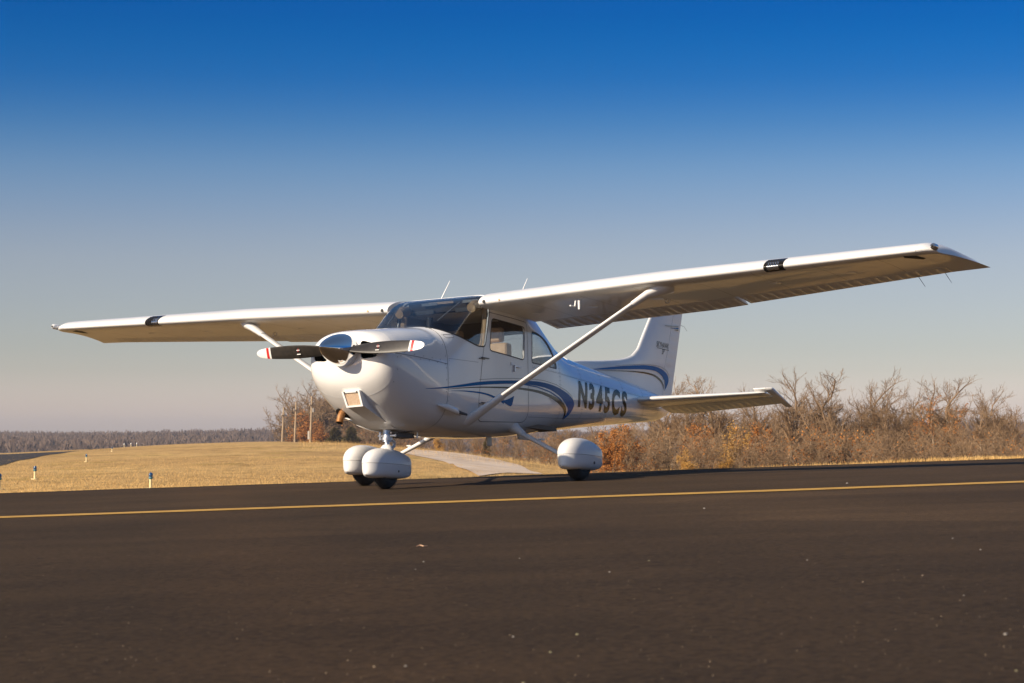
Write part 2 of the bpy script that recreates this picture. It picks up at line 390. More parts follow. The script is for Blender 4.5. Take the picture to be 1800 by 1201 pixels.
M['asphalt_far'] = vary(mat('far_asphalt', rough=.8, spec=.3), (.042, .034, .028), (.055, .045, .036), .2, 5)
# ---- far ground and wooded hills
V = [(-2500, 300, -6), (2500, 300, -6), (2500, 2500, -6), (-2500, 2500, -6)]
gfar = vary(mat('far_ground', rough=1, spec=.05), (.16, .12, .08), (.22, .17, .11), .01, 5)
tag(part('far_ground', V[:4], [(0, 1, 2, 3)], gfar, smooth=False), kind='structure')
V2 = [(-2500, -600, -7), (2500, -600, -7), (2500, 300, -6.0), (-2500, 300, -6.0)]
tag(part('surrounding_ground', V2, [(0, 1, 2, 3)], gfar, smooth=False), kind='structure')
hill_m = vary(mat('wooded_hill', rough=1, spec=.05), (.075, .055, .045), (.12, .09, .07), .02, 6)
def hill_h(x, d0, prof):
    px = 900+FPX*x/d0
    return CH+d0*(771.5-np.interp(px, [p[0] for p in prof], [p[1] for p in prof]))/FPX
def hill(name, d0, prof, depth, x0, x1, treeh):
    V = []; F = []; xs = np.linspace(x0, x1, 220); K = 9
    for x in xs:
        h = hill_h(x, d0, prof)-treeh+1.2*math.sin(x*.021)+.7*math.sin(x*.06+2)
        for k in range(K):
            u = k/(K-1)*2-1; V.append((x, d0+depth*u, -7+(h+7)*(math.cos(u*PI)*.5+.5)))
    for i in range(len(xs)-1):
        for k in range(K-1): a = i*K+k; F.append((a, a+K, a+K+1, a+1))
    return tag(part(name, V, F, hill_m, ang=80), kind='structure')
PROF_L = [(-1500, 735), (-400, 752), (0, 757.5), (130, 757), (250, 758.5), (330, 756), (420, 754), (560, 752), (700, 752), (1000, 756), (1300, 760)]
PROF_R = [(900, 760), (1200, 752), (1500, 746), (1620, 744), (1700, 739), (1760, 738), (1800, 742), (1900, 736), (2300, 732), (3200, 750)]
hill('hills', 1900, PROF_L, 1050, -2300, 260, 7.5)
hill('hills', 1300, PROF_R, 330, 40, 2300, 6.0)

# ---- thin haze over the whole place
hz = bpy.data.materials.new('haze_air'); hz.use_nodes = True; hn = hz.node_tree.nodes; hn.clear()
ho = hn.new('ShaderNodeOutputMaterial'); hv = hn.new('ShaderNodeVolumePrincipled'); hz.node_tree.links.new(hv.outputs[0], ho.inputs['Volume'])
hv.inputs['Color'].default_value = (.70, .78, .92, 1); hv.inputs['Density'].default_value = .00017; hv.inputs['Anisotropy'].default_value = .2
b_ = MB(); b_.box((0, 950, 7.5), (5200, 3200, 31)); ho_ = b_.build('haze', hz, smooth=False); tag(ho_, 'thin pale haze in the air over the whole airfield', 'haze', kind='stuff')

# ================================================================== TREES
bark = vary(mat('bare_bark', rough=.9, spec=.1), (.21, .155, .10), (.34, .26, .18), 3, 5, stretch=(1, 1, .3))
bark2 = vary(mat('dark_bark', rough=.9, spec=.1), (.115, .085, .06), (.19, .14, .10), 3, 5, stretch=(1, 1, .3))
twigm = vary(mat('twig_bark', rough=.9, spec=.1), (.20, .13, .072), (.31, .21, .125), .8, 3)
def leafmat(name, a, b): return vary(mat(name, rough=.8, spec=.15), a, b, 2.2, 3)
lf_or = leafmat('rust_leaves', (.28, .10, .025), (.46, .20, .05))
lf_go = leafmat('golden_leaves', (.40, .21, .05), (.56, .33, .09))
lf_ce = leafmat('cedar_green', (.07, .06, .02), (.15, .115, .04))
def gen_tree(seed, H=9., spread=.55, nstem=1, leaf=0, leafsize=.13, twist=.35, dense=1.0, lowcrown=.25, minr=.0085, maxlev=4):
    R = random.Random(seed); T = MB(); Cb = MB(); LV = []; LF = []
    def seg(B, P, r):
        n_ = 6 if max(r) > .05 else 3
        B.tube(P, r, n_, caps=False)
    tips = []
    def branch(p, d, ln, r, lev):
        ns = 4 if lev < 2 else 3 if lev < 4 else 2
        P = [p.copy()]; rr = [r]; q = p.copy(); dd = d.copy()
        for i in range(ns):
            tk = twist*(.28 if lev == 0 else .55); dd = (dd+Vector((R.gauss(0, tk), R.gauss(0, tk), R.gauss(0, tk*.7)+(.05 if lev else .12)))).normalized()
            q = q+dd*ln/ns; P.append(q.copy()); rr.append(max(minr, r*(1-.50*(i+1)/ns)))
        seg(T if lev == 0 else Cb, P, rr)
        if lev >= maxlev: tips.append(q.copy()); return
        k = {0: 9, 1: 6, 2: 4, 3: 3, 4: 2}.get(lev, 3); k = max(2, int(k*dense+R.random()))
        for j in range(k):
            t_ = (lowcrown if lev == 0 else .2)+(1-(lowcrown if lev == 0 else .2))*(j+R.random()*.7)/k
            t_ = min(t_, .999); f = t_*ns; i = int(f); pp = P[i].lerp(P[i+1], f-i); br = rr[i]+(rr[i+1]-rr[i])*(f-i)
            ax = (P[i+1]-P[i]).normalized()
            s_ = Vector((R.gauss(0, 1), R.gauss(0, 1), R.gauss(0, .5))); s_ = (s_-ax*s_.dot(ax)).normalized()
            an = R.uniform(.45, 1.0)*(spread/.55)
            nd = (ax*math.cos(an)+s_*math.sin(an)+Vector((0, 0, .16))).normalized()
            l2 = ln*R.uniform(.40, .66)*(1.12-.55*t_ if lev == 0 else 1.05-.35*t_)
            branch(pp, nd, l2, max(minr, br*R.uniform(.45, .66)), lev+1)
        branch(q, dd, ln*(.55 if lev == 0 else .4), max(minr, rr[-1]*.8), min(lev+(1 if lev == 0 else 2), maxlev))
    for s_ in range(nstem):
        a = R.random()*6.28; d0 = Vector((math.cos(a)*.28*(nstem > 1), math.sin(a)*.28*(nstem > 1), 1)).normalized()
        branch(Vector((math.cos(a)*.15*(nstem > 1), math.sin(a)*.15*(nstem > 1), -.3)), d0, H*R.uniform(.52, .6), H*.020/(nstem**.5), 0)
    zmax = max(v[2] for v in Cb.V); sc = H/zmax
    for B in (T, Cb): B.V = [(v[0]*sc, v[1]*sc, v[2]*sc) for v in B.V]
    tips = [q*sc for q in tips]
    if leaf:
        R.shuffle(tips)
        for q in tips[:leaf]:
            for j in range(5):
                c = q+Vector((R.gauss(0, .16), R.gauss(0, .16), R.gauss(0, .16))); s_ = leafsize*R.uniform(.6, 1.3)
                a = Vector((R.gauss(0, 1), R.gauss(0, 1), R.gauss(0, 1))).normalized(); u = a.orthogonal().normalized(); w = a.cross(u)
                i = len(LV); LV += [c-u*s_*.5, c+w*s_*.3, c+u*s_*.5, c-w*s_*.3]; LF.append((i, i+1, i+2, i+3))
    tm = mesh('trunk', T.V, T.F, None, smooth=True, ang=180); cm = mesh('crown', Cb.V, Cb.F, None, smooth=True, ang=180)
    lm = mesh('leaves', LV, LF, None, smooth=False) if leaf else None
    return tm, cm, lm, H
def dress(g, tmat, cmat, lmat):
    g[0].materials.append(tmat); g[1].materials.append(cmat)
    if g[2]: g[2].materials.append(lmat)
    return g
BARE = [dress(gen_tree(s, 9, sp_, ns_, 0, dense=dn, lowcrown=lc, twist=tw), bk, tw_, None) for s, sp_, ns_, dn, lc, tw, bk, tw_ in
        ((1, .42, 1, 1.1, .38, .40, bark, twigm), (2, .50, 1, 1.1, .35, .6, bark, twigm), (3, .38, 2, .95, .3, .45, bark2, twigm), (4, .52, 1, 1.15, .35, .55, bark2, twigm), (5, .42, 3, .85, .25, .5, bark, twigm))]
LEAFY = [dress(gen_tree(21, 5.5, .6, 2, 1500, leafsize=.17, dense=.85, lowcrown=.1), bark2, twigm, lf_or),
         dress(gen_tree(22, 5.0, .6, 2, 1600, leafsize=.15, dense=.85, lowcrown=.08), bark2, twigm, lf_go),
         dress(gen_tree(23, 8.5, .55, 1, 260, leafsize=.16, dense=.9, lowcrown=.15), bark, twigm, lf_or)]
SHRUB = [dress(gen_tree(31, 3.6, .7, 5, 0, dense=.62, lowcrown=.05, maxlev=4, twist=.5), bark, twigm, None),
         dress(gen_tree(32, 3.2, .75, 6, 0, dense=.6, lowcrown=.05, maxlev=4, twist=.5), bark2, twigm, None),
         dress(gen_tree(33, 3.4, .7, 5, 60, leafsize=.14, dense=.6, lowcrown=.05, maxlev=4, twist=.5), bark2, twigm, lf_or)]
def gen_cedar(seed, H):
    R = random.Random(seed); T = MB(); T.tube([(0, 0, -.3), (0, 0, H*.9)], [H*.02, .02], 6)
    V = []; F = []
    for i in range(5200):
        z = H*(.04+.96*R.random()**1.15); rr = (1-z/H)**.75*H*.27*(.75+.25*math.sin(z*5+R.random())); a = R.random()*6.28
        rad = rr*math.sqrt(R.uniform(.25, 1)); c = Vector((math.cos(a)*rad, math.sin(a)*rad, z)); s_ = R.uniform(.10, .24)
        u = Vector((math.cos(a)*.6+R.gauss(0, .3), math.sin(a)*.6+R.gauss(0, .3), .7+R.gauss(0, .3))).normalized(); w = u.orthogonal().normalized()
        w = (Matrix.Rotation(R.random()*3.14, 3, u) @ w)
        k = len(V); V += [c-w*s_*.3, c+w*s_*.3, c+u*s_*1.3]; F.append((k, k+1, k+2))
    tm = mesh('trunk', T.V, T.F, bark2); cm = mesh('crown', V, F, lf_ce, smooth=False)
    return tm, cm, None, H
CEDAR = [gen_cedar(41, 4.5)]
def plant(g, name, x, y, z, H, label, cat='tree', group=None, rz=None, wx=1.0):
    o = empty(name, (x, y, z), rnd.random()*6.28 if rz is None else rz); s = H/g[3]; o.scale = (s*wx, s*wx, s)
    tag(o, label, cat, group)
    add('trunk', g[0], o); add('crown', g[1], o)
    if g[2]: add('leaves', g[2], o)
    return o
def treeline_z(px, d): return float(field_z(d*(px-900)/FPX, d)[0]) if d < 300 else -3.5
def plant_px(g, name, px, d, top, label, **k):
    x = d*(px-900)/FPX; zb = treeline_z(px, d); zt = CH+d*(771.5-top)/FPX
    return plant(g, name, x, d, zb, zt-zb, label, **k)
ORD = ['first', 'second', 'third', 'fourth', 'fifth', 'sixth', 'seventh', 'eighth', 'ninth', 'tenth', 'eleventh', 'twelfth', 'thirteenth', 'fourteenth', 'fifteenth', 'sixteenth', 'seventeenth', 'eighteenth', 'nineteenth', 'twentieth', 'twenty first', 'twenty second']
# tall front row beyond the right edge of the apron: (px, top)
front = [(1186, 672, 0), (1222, 664, 3), (1262, 662, 1), (1312, 676, 2), (1352, 668, 4), (1384, 645, 0), (1421, 652, 1), (1462, 688, 3), (1492, 648, 4), (1536, 672, 2),
         (1566, 663, 1), (1602, 682, 0), (1634, 664, 3), (1678, 662, 1), (1712, 690, 2), (1752, 676, 0), (1793, 680, 4)]
front = sorted(front+[(1205, 684, 1), (1285, 684, 3), (1335, 684, 0), (1404, 668, 4), (1440, 680, 0), (1478, 670, 3), (1512, 664, 4), (1582, 680, 4), (1618, 676, 4), (1655, 672, 0), (1775, 692, 3)])
for i, (px, top, k) in enumerate(front):
    where = 'seen above the tailplane' if px < 1390 else 'right of the tailplane tip'
    r = [f for f in front if (f[0] < 1390) == (px < 1390)]; j = r.index((px, top, k)) if px < 1390 else len(r)-1-r.index((px, top, k))
    lab = ('tall bare tree seen above the tailplane, %s from the tail fin' % ORD[j]) if px < 1390 else ('tall bare tree right of the tailplane tip, %s from the right edge' % ORD[j])
    plant_px(BARE[k], 'bare_tree', px+rnd.uniform(-4, 4), 176+rnd.uniform(-7, 9), top-5, lab, wx=1.25, group='bare trees beyond the apron')
for i in range(30):
    px = 1075+i*25.5+rnd.uniform(-8, 8); plant_px(BARE[rnd.randrange(5)], 'bare_tree', px, 205+rnd.uniform(-8, 30), 700+rnd.uniform(-10, 26),
        'bare grey brown tree in the back row of the thicket right of the aircraft', group='back row of bare trees')
for i in range(24):
    px = 1030+i*33+rnd.uniform(-12, 12); plant_px(BARE[rnd.randrange(5)], 'bare_tree', px, 158+rnd.uniform(-6, 8), 716+rnd.uniform(-10, 26),
        'low bare tree at the front of the thicket right of the main wheel', group='low front row of bare trees')
for i in range(52):
    px = 1010+i*15.6+rnd.uniform(-8, 8); plant_px(SHRUB[rnd.randrange(3)], 'bare_shrub', px, 136+rnd.uniform(-8, 14), 758+rnd.uniform(-14, 16),
        'bare tangled shrub at the foot of the thicket right of the aircraft', cat='shrub', group='shrubs at the foot of the thicket')
for px, top, d, k, lab in ((1072, 752, 126, 0, 'rust leaved oak right behind the left main wheel fairing'), (1100, 742, 134, 0, 'wide rust leaved oak under the tail cone'),
        (1232, 742, 150, 0, 'rust leaved small oak under the inner tailplane'), (1262, 790, 128, 1, 'low golden leaved bush under the middle of the tailplane'),
        (1275, 745, 140, 1, 'golden leaved slanting young oak under the tailplane'), (1330, 742, 158, 0, 'thin rust leaved oak under the outer tailplane'),
        (1215, 790, 124, 1, 'low golden leaved bush right of the tail cone end'), (1640, 690, 168, 2, 'bare oak keeping a few rust leaves, near the right edge'),
        (1686, 705, 165, 2, 'shorter oak keeping a few rust leaves, closest to the right edge'), (1440, 742, 160, 2, 'oak with scattered rust leaves just right of the tailplane tip')):
    plant_px(LEAFY[k], 'oak_tree', px, d, top, lab, wx=.8 if k == 1 else 1)
# trees between and below the fuselage
for i, px in enumerate((768, 812, 838, 858, 884, 905, 930, 958, 985, 1008, 1035)):
    plant_px(BARE[(i*2) % 5], 'bare_tree', px, 262-(px-768)*.25, 735+rnd.uniform(-8, 8), 'bare tree in the wood seen under the belly, %s from the nose wheel' % ORD[i], group='wood under the belly')
for i in range(26):
    px = 690+i*14+rnd.uniform(-5, 5); plant_px(SHRUB[i % 3], 'bare_shrub', px, 250-max(0, px-800)*.33+rnd.uniform(-5, 5), 768+rnd.uniform(-8, 8),
        'bare shrub along the wood edge beyond the gravel road', cat='shrub', group='shrubs beyond the gravel road')
plant_px(LEAFY[1], 'oak_tree', 778, 246, 764, 'golden brown leaved bush under the belly right of the nose wheel')
plant_px(CEDAR[0], 'cedar_tree', 856, 236, 764, 'dark green cedar under the belly above the gravel road')
# clump left of the nose
for i, (px, top, k) in enumerate(((528, 672, 3), (552, 660, 1), (584, 664, 3), (612, 680, 0), (640, 692, 1), (668, 715, 2), (700, 725, 4))):
    plant_px(BARE[k], 'bare_tree', px, 470+i*7, top, 'tall bare tree of the clump left of the nose, %s from the poles' % ORD[i], group='tree clump left of the nose', wx=1.25)
for i in range(22):
    px = 512+i*9+rnd.uniform(-4, 4); plant_px(BARE[rnd.randrange(5)], 'bare_tree', px, 500+rnd.uniform(0, 40), 694+rnd.uniform(-8, 16)+max(0, px-600)*.12,
        'bare tree deep inside the clump left of the nose', group='inner trees of the clump', wx=1.3)
for i in range(20):
    px = 508+i*9.5+rnd.uniform(-4, 4); plant_px(SHRUB[i % 2], 'bare_thicket_tree', px, 455+rnd.uniform(-8, 8), (690 if px > 530 else 712)+rnd.uniform(-12, 16),
        'dense many stemmed tree filling the clump left of the nose', group='many stemmed trees of the clump', wx=.9)
for i in range(16):
    px = 512+i*14+rnd.uniform(-4, 4); plant_px(SHRUB[i % 3], 'bare_shrub', px, 430+rnd.uniform(-8, 8), 748+rnd.uniform(-5, 7),
        'bare shrub at the foot of the clump left of the nose', cat='shrub', group='shrubs at the foot of the clump', wx=1.4)
plant_px(LEAFY[0], 'oak_tree', 540, 425, 722, 'rust leaved oak behind the right utility pole', wx=1.2)
plant_px(LEAFY[0], 'oak_tree', 564, 422, 738, 'small rust leaved oak just right of the poles', wx=1.1)
plant_px(CEDAR[0], 'cedar_tree', 590, 400, 754, 'olive green cedar below the exhaust pipe', wx=2.2)
plant_px(CEDAR[0], 'cedar_tree', 618, 398, 752, 'dark cedar left of the nose wheel strut', wx=2.0)
# far wood on the hills: one mass
def far_wood(name, d0, prof, depth, x0, x1, nb, th, lab):
    V = []; F = []; R = np.random.default_rng(5)
    for i in range(nb//2):
        x = R.uniform(x0, x1); u = R.uniform(-.88, .10) if d0 > 1500 else R.uniform(-.55, .12); h = float(hill_h(x, d0, prof))-th
        zg = -7+(h+7)*(math.cos(u*PI)*.5+.5)-1; y = d0+depth*u; hh = th*R.uniform(.65, 1.12)+1
        cr = R.uniform(1.6, 3.4)
        for q in range(9):
            a = R.uniform(-1.25, 1.25); b_ = R.uniform(0, 6.28); k = len(V); w = R.uniform(.18, .5); z0 = zg+hh*R.uniform(.15, .6); l_ = cr*R.uniform(.7, 1.1)*1.5
            tx, ty, tz = x+math.sin(a)*l_*math.cos(b_), y+math.sin(a)*l_*math.sin(b_), min(zg+hh, z0+math.cos(a)*l_)
            V += [(x-w+math.sin(a)*.3, y, z0-1.5), (x+w+math.sin(a)*.3, y, z0-1.5), (tx+w*.6, ty, tz), (tx-w*.6, ty, tz-.3)]; F.append((k, k+1, k+2, k+3))
    return tag(part(name, V, F, fw_m, smooth=False), lab, 'woods', kind='stuff')
fw_m = vary(mat('far_wood_bark', rough=1, spec=.03), (.10, .070, .055), (.19, .135, .10), .15, 5)
far_wood('far_wood', 1900, PROF_L, 1050, -800, 200, 20000, 7.5, 'hazy leafless wood covering the low hills on the left horizon')
far_wood('far_wood', 1300, PROF_R, 330, 60, 420, 6000, 6.0, 'hazy leafless wood on the low hill behind the trees at right')

# ---- grass blades standing along the apron edge and on the near field
def blades(name, pts3, hmin, hmax, m, lab):
    V = []; F = []; R = np.random.default_rng(3)
    for (x, y, z) in pts3:
        h = R.uniform(hmin, hmax)*R.choice([1, 1, 1, 1.5]); a = R.uniform(0, 6.28); w = .004+.0035*R.random(); lx, ly = R.normal(0, .35, 2)*h
        k = len(V); V += [(x-math.cos(a)*w, y-math.sin(a)*w, z-.02), (x+math.cos(a)*w, y+math.sin(a)*w, z-.02), (x+lx, y+ly, z+h)]; F.append((k, k+1, k+2))
    return tag(part(name, V, F, m, smooth=False), lab, 'grass', kind='stuff')
M['blade_grass'] = vary(mat('dry_grass_blades', rough=.9, spec=.1), (.46, .29, .11), (.66, .44, .18), 1.5, 4)
bx = rng.uniform(-8, 8, 26000); by = np.array([edge_y(x) for x in bx])+.03+rng.exponential(.35, 26000)
bz = np.maximum(field_z(bx, by), np.where(by < EDGE+.3, np.array([apron_z(x, EDGE)-.06 for x in bx]), -99))
blades('grass_fringe', list(zip(bx, by, bz)), .02, .05, M['blade_grass'], 'dry grass blades fringing the far edge of the asphalt')
u_ = rng.uniform(-.26, .02, 70000); y_ = np.exp(rng.triangular(math.log(42), math.log(44), math.log(200), 70000)); x_ = u_*y_
blades('field_grass', list(zip(x_, y_, field_z(x_, y_))), .02, .055, M['blade_grass'], 'short dormant tan grass on the field left of the aircraft')
u_ = rng.uniform(.165, .27, 9000); y_ = rng.uniform(27, 34, 9000); x_ = u_*y_
blades('verge_grass', list(zip(x_, y_, field_z(x_, y_))), .02, .055, M['blade_grass'], 'bright dry verge grass behind the asphalt at the right edge')
u_ = rng.uniform(-.10, .05, 9000); y_ = rng.uniform(150, 245, 9000); x_ = u_*y_
blades('rough_grass', list(zip(x_, y_, field_z(x_, y_))), .1, .35, M['blade_grass'], 'taller dry grass along the wood edge beyond the gravel road')

# ---- dark taxiway strip on the left, beyond the field
sheet('far_taxiway', [(-260, 801), (-100, 800), (0, 799), (60, 796.5), (139, 792.5), (176, 789)], [(-260, 832), (-100, 826), (0, 819), (50, 807.5), (111, 796.8), (170, 789)], M['asphalt_far'], .02)
# ---- utility poles
polem = vary(mat('pole_wood', rough=.9), (.30, .22, .14), (.42, .32, .21), 6, 4, stretch=(1, 1, .1))
for px, top, d, lab, tr in ((497.5, 716, 330, 'plain wooden utility pole, leftmost of three on the crest', 0), (519.5, 707, 322, 'wooden utility pole in the middle of three, before the clump', 1),
                        (547, 697, 312, 'tallest wooden utility pole with a transformer can, right of the three', 2)):
    x = d*(px-900)/FPX; zt = CH+d*(771.5-top)/FPX; zb = -1.2; o = empty('utility_pole', (x, d, zb)); tag(o, lab, 'utility pole', 'utility poles on the crest')
    b_ = MB(); b_.tube([(-.15, 0, -.5), (0, 0, (zt-zb)*.5), (.12, 0, zt-zb)], [.17, .15, .12], 10); b_.build('pole', polem, o)
    b_ = MB(); b_.box((.1, 0, zt-zb-1.3), (1.0, .12, .12), R=Matrix.Rotation(.9, 3, 'Z')); b_.build('crossarm', polem, o)
    for s in (-1, 1):
        b_ = MB(); b_.tube([(.1+s*.28, s*.33, zt-zb-1.2), (.1+s*.28, s*.33, zt-zb-1.0)], .05, 8); b_.build('insulator', M['metal'], o)
    if tr == 2:
        b_ = MB(); b_.tube([(.30, .1, zt-zb-2.3), (.30, .1, zt-zb-1.7)], .17, 12); b_.build('transformer', mat('grey_can', (.4, .38, .35), .5), o)
        b_ = MB(); b_.box((-.35, 0, 2.2), (.25, .3, 1.2)); b_.build('meter_box', mat('meter_grey', (.5, .46, .4), .5), o)
# ---- taxiway edge lights
def edge_light(px, py, label, h=.38, tilt=0.):
    g = ground_hit(px, py)
    if g is None: return
    o = empty('taxiway_light', g, rnd.random()*6); o.rotation_euler[1] = tilt; tag(o, label, 'edge light', 'blue taxiway edge lights')
    b_ = MB(); b_.tube([(0, 0, -.02), (0, 0, .025)], .11, 16); b_.build('base_plate', M['cream'], o)
    b_ = MB(); b_.tube([(0, 0, 0), (0, 0, h*.62)], .032, 12); b_.build('post', M['cream'], o)
    b_ = MB(); b_.tube([(0, 0, h*.60), (0, 0, h*.66), (0, 0, h*.70), (0, 0, h*.74)], [.035, .05, .05, .042], 14); b_.build('collar', mat('teal_collar', (.05, .16, .19), .4), o)
    V, F = lathe([(h*.74, .040), (h*.80, .048), (h*.90, .046), (h*.96, .034), (h*1.0, .010)], 16, 'z'); part('blue_lens', V, F, M['bluelens'], o)
edge_light(266, 859.5, 'blue topped edge light standing alone near the asphalt edge', tilt=.08)
edge_light(1, 861, 'blue topped edge light cut by the left frame edge')
edge_light(63, 842.5, 'blue topped edge light, second in the row going away from the left frame edge')
edge_light(153, 812, 'small distant blue topped edge light, third in the receding row')
edge_light(198, 794, 'tiny far edge light near the crest below the hills')
for px in (219, 231, 241):
    g = ground_hit(px, 785.5)
    if g:
        o = empty('runway_light', g); tag(o, {219: 'tiny white marker light on the crest, leftmost of three', 231: 'tiny white marker light on the crest, middle of three', 241: 'tiny white marker light on the crest, rightmost of three'}[px], 'marker light', 'white marker lights on the crest')
        b_ = MB(); b_.tube([(0, 0, 0), (0, 0, .3)], .03, 8); b_.build('post', M['cream'], o)
        V, F = lathe([(.3, .05), (.38, .07), (.46, .05), (.48, .01)], 10, 'z'); part('lens', V, F, M['tipw'], o)
# ---- small stones on the asphalt and a twig
def stone_mesh(seed):
    R = random.Random(seed); bm = bmesh.new(); bmesh.ops.create_icosphere(bm, subdivisions=1, radius=1)
    for v in bm.verts: v.co *= R.uniform(.75, 1.2); v.co.z *= .6
    me = bpy.data.meshes.new('pebble'); bm.to_mesh(me); bm.free(); return me
sm = [vary(mat('pebble_%s' % c_, rough=.8), a, b__, 60) for c_, a, b__ in (('grey', (.24, .22, .19), (.34, .30, .26)), ('tan', (.34, .25, .16), (.45, .34, .23)), ('olive', (.30, .27, .14), (.38, .34, .2)))]
sms = []
for i in range(3):
    q = stone_mesh(i); q.materials.append(sm[i]); sms.append(q)
def on_apron(px, py):
    # where the sight line of a photo point meets the tilted apron
    ds_ = np.linspace(2.5, 26, 6000)
    x = ds_*(px-900)/FPX; z = CH+ds_*(771.5-py)/FPX
    a0 = apron_z(0, 0); ax_ = apron_z(1, 0)-a0; ay_ = apron_z(0, 1)-a0
    k = np.argmax(z < a0+ax_*x+ay_*ds_); return x[k], ds_[k], a0+ax_*x[k]+ay_*ds_[k]
STONES = [(1763, 1114, 4.2, 0, 'largest pale grey pebble, low near the right corner'), (1781, 1177, 2.6, 2, 'olive pebble in the lower right corner'), (1071, 1005, 2.0, 0, 'bright pebble right of centre'),
          (1014, 1114, 2.6, 2, 'olive pebble below centre'), (967, 1145, 2.8, 2, 'dull olive pebble below the olive one at centre'), (902, 1118, 2.6, 0, 'dark grey pebble straight below the spinner side, low centre'), (714, 1169, 2.8, 0, 'pale pebble at the lower edge left of centre'),
          (659, 1170, 2.6, 1, 'tan pebble beside the pale one at the lower edge'), (920, 1199, 3, 2, 'pebble cut by the bottom frame edge'), (1514, 1022, 1.8, 1, 'tan pebble right of the middle, alone'),
          (1619, 1011, 2.0, 1, 'rusty pebble under the right part of the yellow line'), (1417, 984, 1.8, 0, 'small bright pebble below the tailplane'), (1721, 966, 2.0, 0, 'small bright pebble at the right, just below the pale patch'),
          (1691, 1046, 1.7, 0, 'small grey pebble above the largest one'), (1672, 946, 1.6, 0, 'tiny grey pebble nearest the pale band at right'), (1237, 894, 2.4, 0, 'tiny white pebble just below the yellow line'), (1488, 850, 2.4, 0, 'tiny white pebble on the far side of the yellow line'),
          (1140, 985, 1.6, 2, 'tiny pebble beside the bright one right of centre'), (913, 981, 1.6, 0, 'tiny pebble in the middle of the asphalt'), (745, 987, 1.8, 0, 'tiny pebble below the dry twig'), (731, 1000, 1.5, 0, 'tiny long pebble lower left of the twig')]
for px, py, r_, k, lab in STONES:
    x, y, z = on_apron(px, py); s = r_*y/FPX*1.0
    o = add('pebble', sms[k], None, (x, y, z+s*.3)); o.scale = (s, s, s); o.rotation_euler = (0, 0, rnd.random()*6)
    tag(o, lab+', on the asphalt', 'pebble', 'pebbles lying on the asphalt')
x, y, z = on_apron(742, 961)
b_ = MB(); b_.tube([(x-.022, y, z+.004), (x-.008, y+.01, z+.008), (x+.008, y-.006, z+.005), (x+.024, y+.008, z+.005)], [.0016, .003, .0028, .0012], 6)
b_.build('dry_twig', vary(mat('dry_twig', rough=.8), (.42, .25, .16), (.5, .32, .2), 30)); tag(bpy.data.objects['dry_twig'], 'short pale brown twig lying on the asphalt below the nose wheel', 'twig')
# loose grit, too many and too small to count
V = []; F = []
for i in range(700):
    px = rnd.uniform(-100, 1900); py = 880+320*rnd.random()**.8
    if i % 2: py = rnd.uniform(880, 1215)
    x, y, z = on_apron(px, py); s = rnd.uniform(.0007, .002); k = len(V); a = rnd.random()*6.28
    for j in range(3): V.append((x+math.cos(a+j*2.09)*s, y+math.sin(a+j*2.09)*s, z-.0005))
    V.append((x, y, z+s)); F += [(k, k+1, k+3), (k+1, k+2, k+3), (k+2, k, k+3)]
tag(part('loose_grit', V, F, sm[1], smooth=False), 'scattered fine tan grit on the asphalt foreground', 'grit', kind='stuff')

# ================================================================== AIRCRAFT
AC = empty('light_aircraft'); AC.matrix_world = M_AC
tag(AC, 'white high wing single propeller aeroplane with blue and bronze swooshes standing on the asphalt', 'aeroplane')
SECS = [(.345,.20,1.355,1.02,1.20,2.2,2.2),(.362,.33,1.375,.93,1.15,2.4,2.3),(.40,.42,1.39,.85,1.10,2.6,2.3),(.50,.485,1.41,.745,1.08,2.8,2.4),
(.65,.515,1.43,.635,1.05,3.0,2.5),(.90,.54,1.465,.51,1.0,3.2,2.6),(1.2,.55,1.50,.457,.98,3.2,2.8),(1.38,.55,1.525,.455,.97,3.2,3.0),
(1.6,.552,1.655,.457,.97,4.2,3.2),(1.85,.555,1.80,.457,.97,6.5,3.4),(2.1,.56,1.90,.457,.97,11,3.6),(2.3,.56,1.935,.46,.97,13,3.8),(2.7,.56,1.945,.47,.97,13,3.8),
(3.1,.545,1.925,.497,.97,8,3.6),(3.4,.535,1.86,.53,.97,6,3.4),(3.7,.515,1.75,.56,.98,4.4,3.2),(4.0,.48,1.65,.605,.99,3.4,3.0),(4.3,.445,1.565,.635,1.0,3.0,2.9),
(4.6,.41,1.52,.665,1.01,2.8,2.8),(5.2,.34,1.475,.73,1.03,2.6,2.7),(5.8,.272,1.435,.79,1.06,2.5,2.6),(6.4,.21,1.395,.85,1.09,2.4,2.5),(7.0,.15,1.34,.905,1.12,2.3,2.4),
(7.4,.11,1.30,.95,1.14,2.2,2.3),(7.62,.08,1.27,1.0,1.15,2.2,2.2),(7.82,.05,1.235,1.08,1.16,2.1,2.1)]
def sec(x):
    S = SECS
    if x <= S[0][0]: return S[0][1:]
    if x >= S[-1][0]: return S[-1][1:]
    i = 0
    while S[i+1][0] < x: i += 1
    p1, p2 = S[i], S[i+1]; p0 = S[max(i-1, 0)]; p3 = S[min(i+2, len(S)-1)]
    h = p2[0]-p1[0]; t = (x-p1[0])/h; o = []; t2 = t*t; t3 = t2*t
    for k in range(1, 7):
        m1 = (p2[k]-p0[k])/(p2[0]-p0[0]) if i > 0 else (p2[k]-p1[k])/h
        m2 = (p3[k]-p1[k])/(p3[0]-p1[0]) if i+2 < len(S) else (p2[k]-p1[k])/h
        o.append((2*t3-3*t2+1)*p1[k]+(t3-2*t2+t)*h*m1+(-2*t3+3*t2)*p2[k]+(t3-t2)*h*m2)
    return o
def yside(x, z):
    w, zt, zb, zc, nt_, nb = sec(x)
    a, n_ = ((z-zc)/(zt-zc), nt_) if z >= zc else ((zc-z)/(zc-zb), nb)
    return 0 if a >= 1 else w*(1-a**n_)**(1/n_)
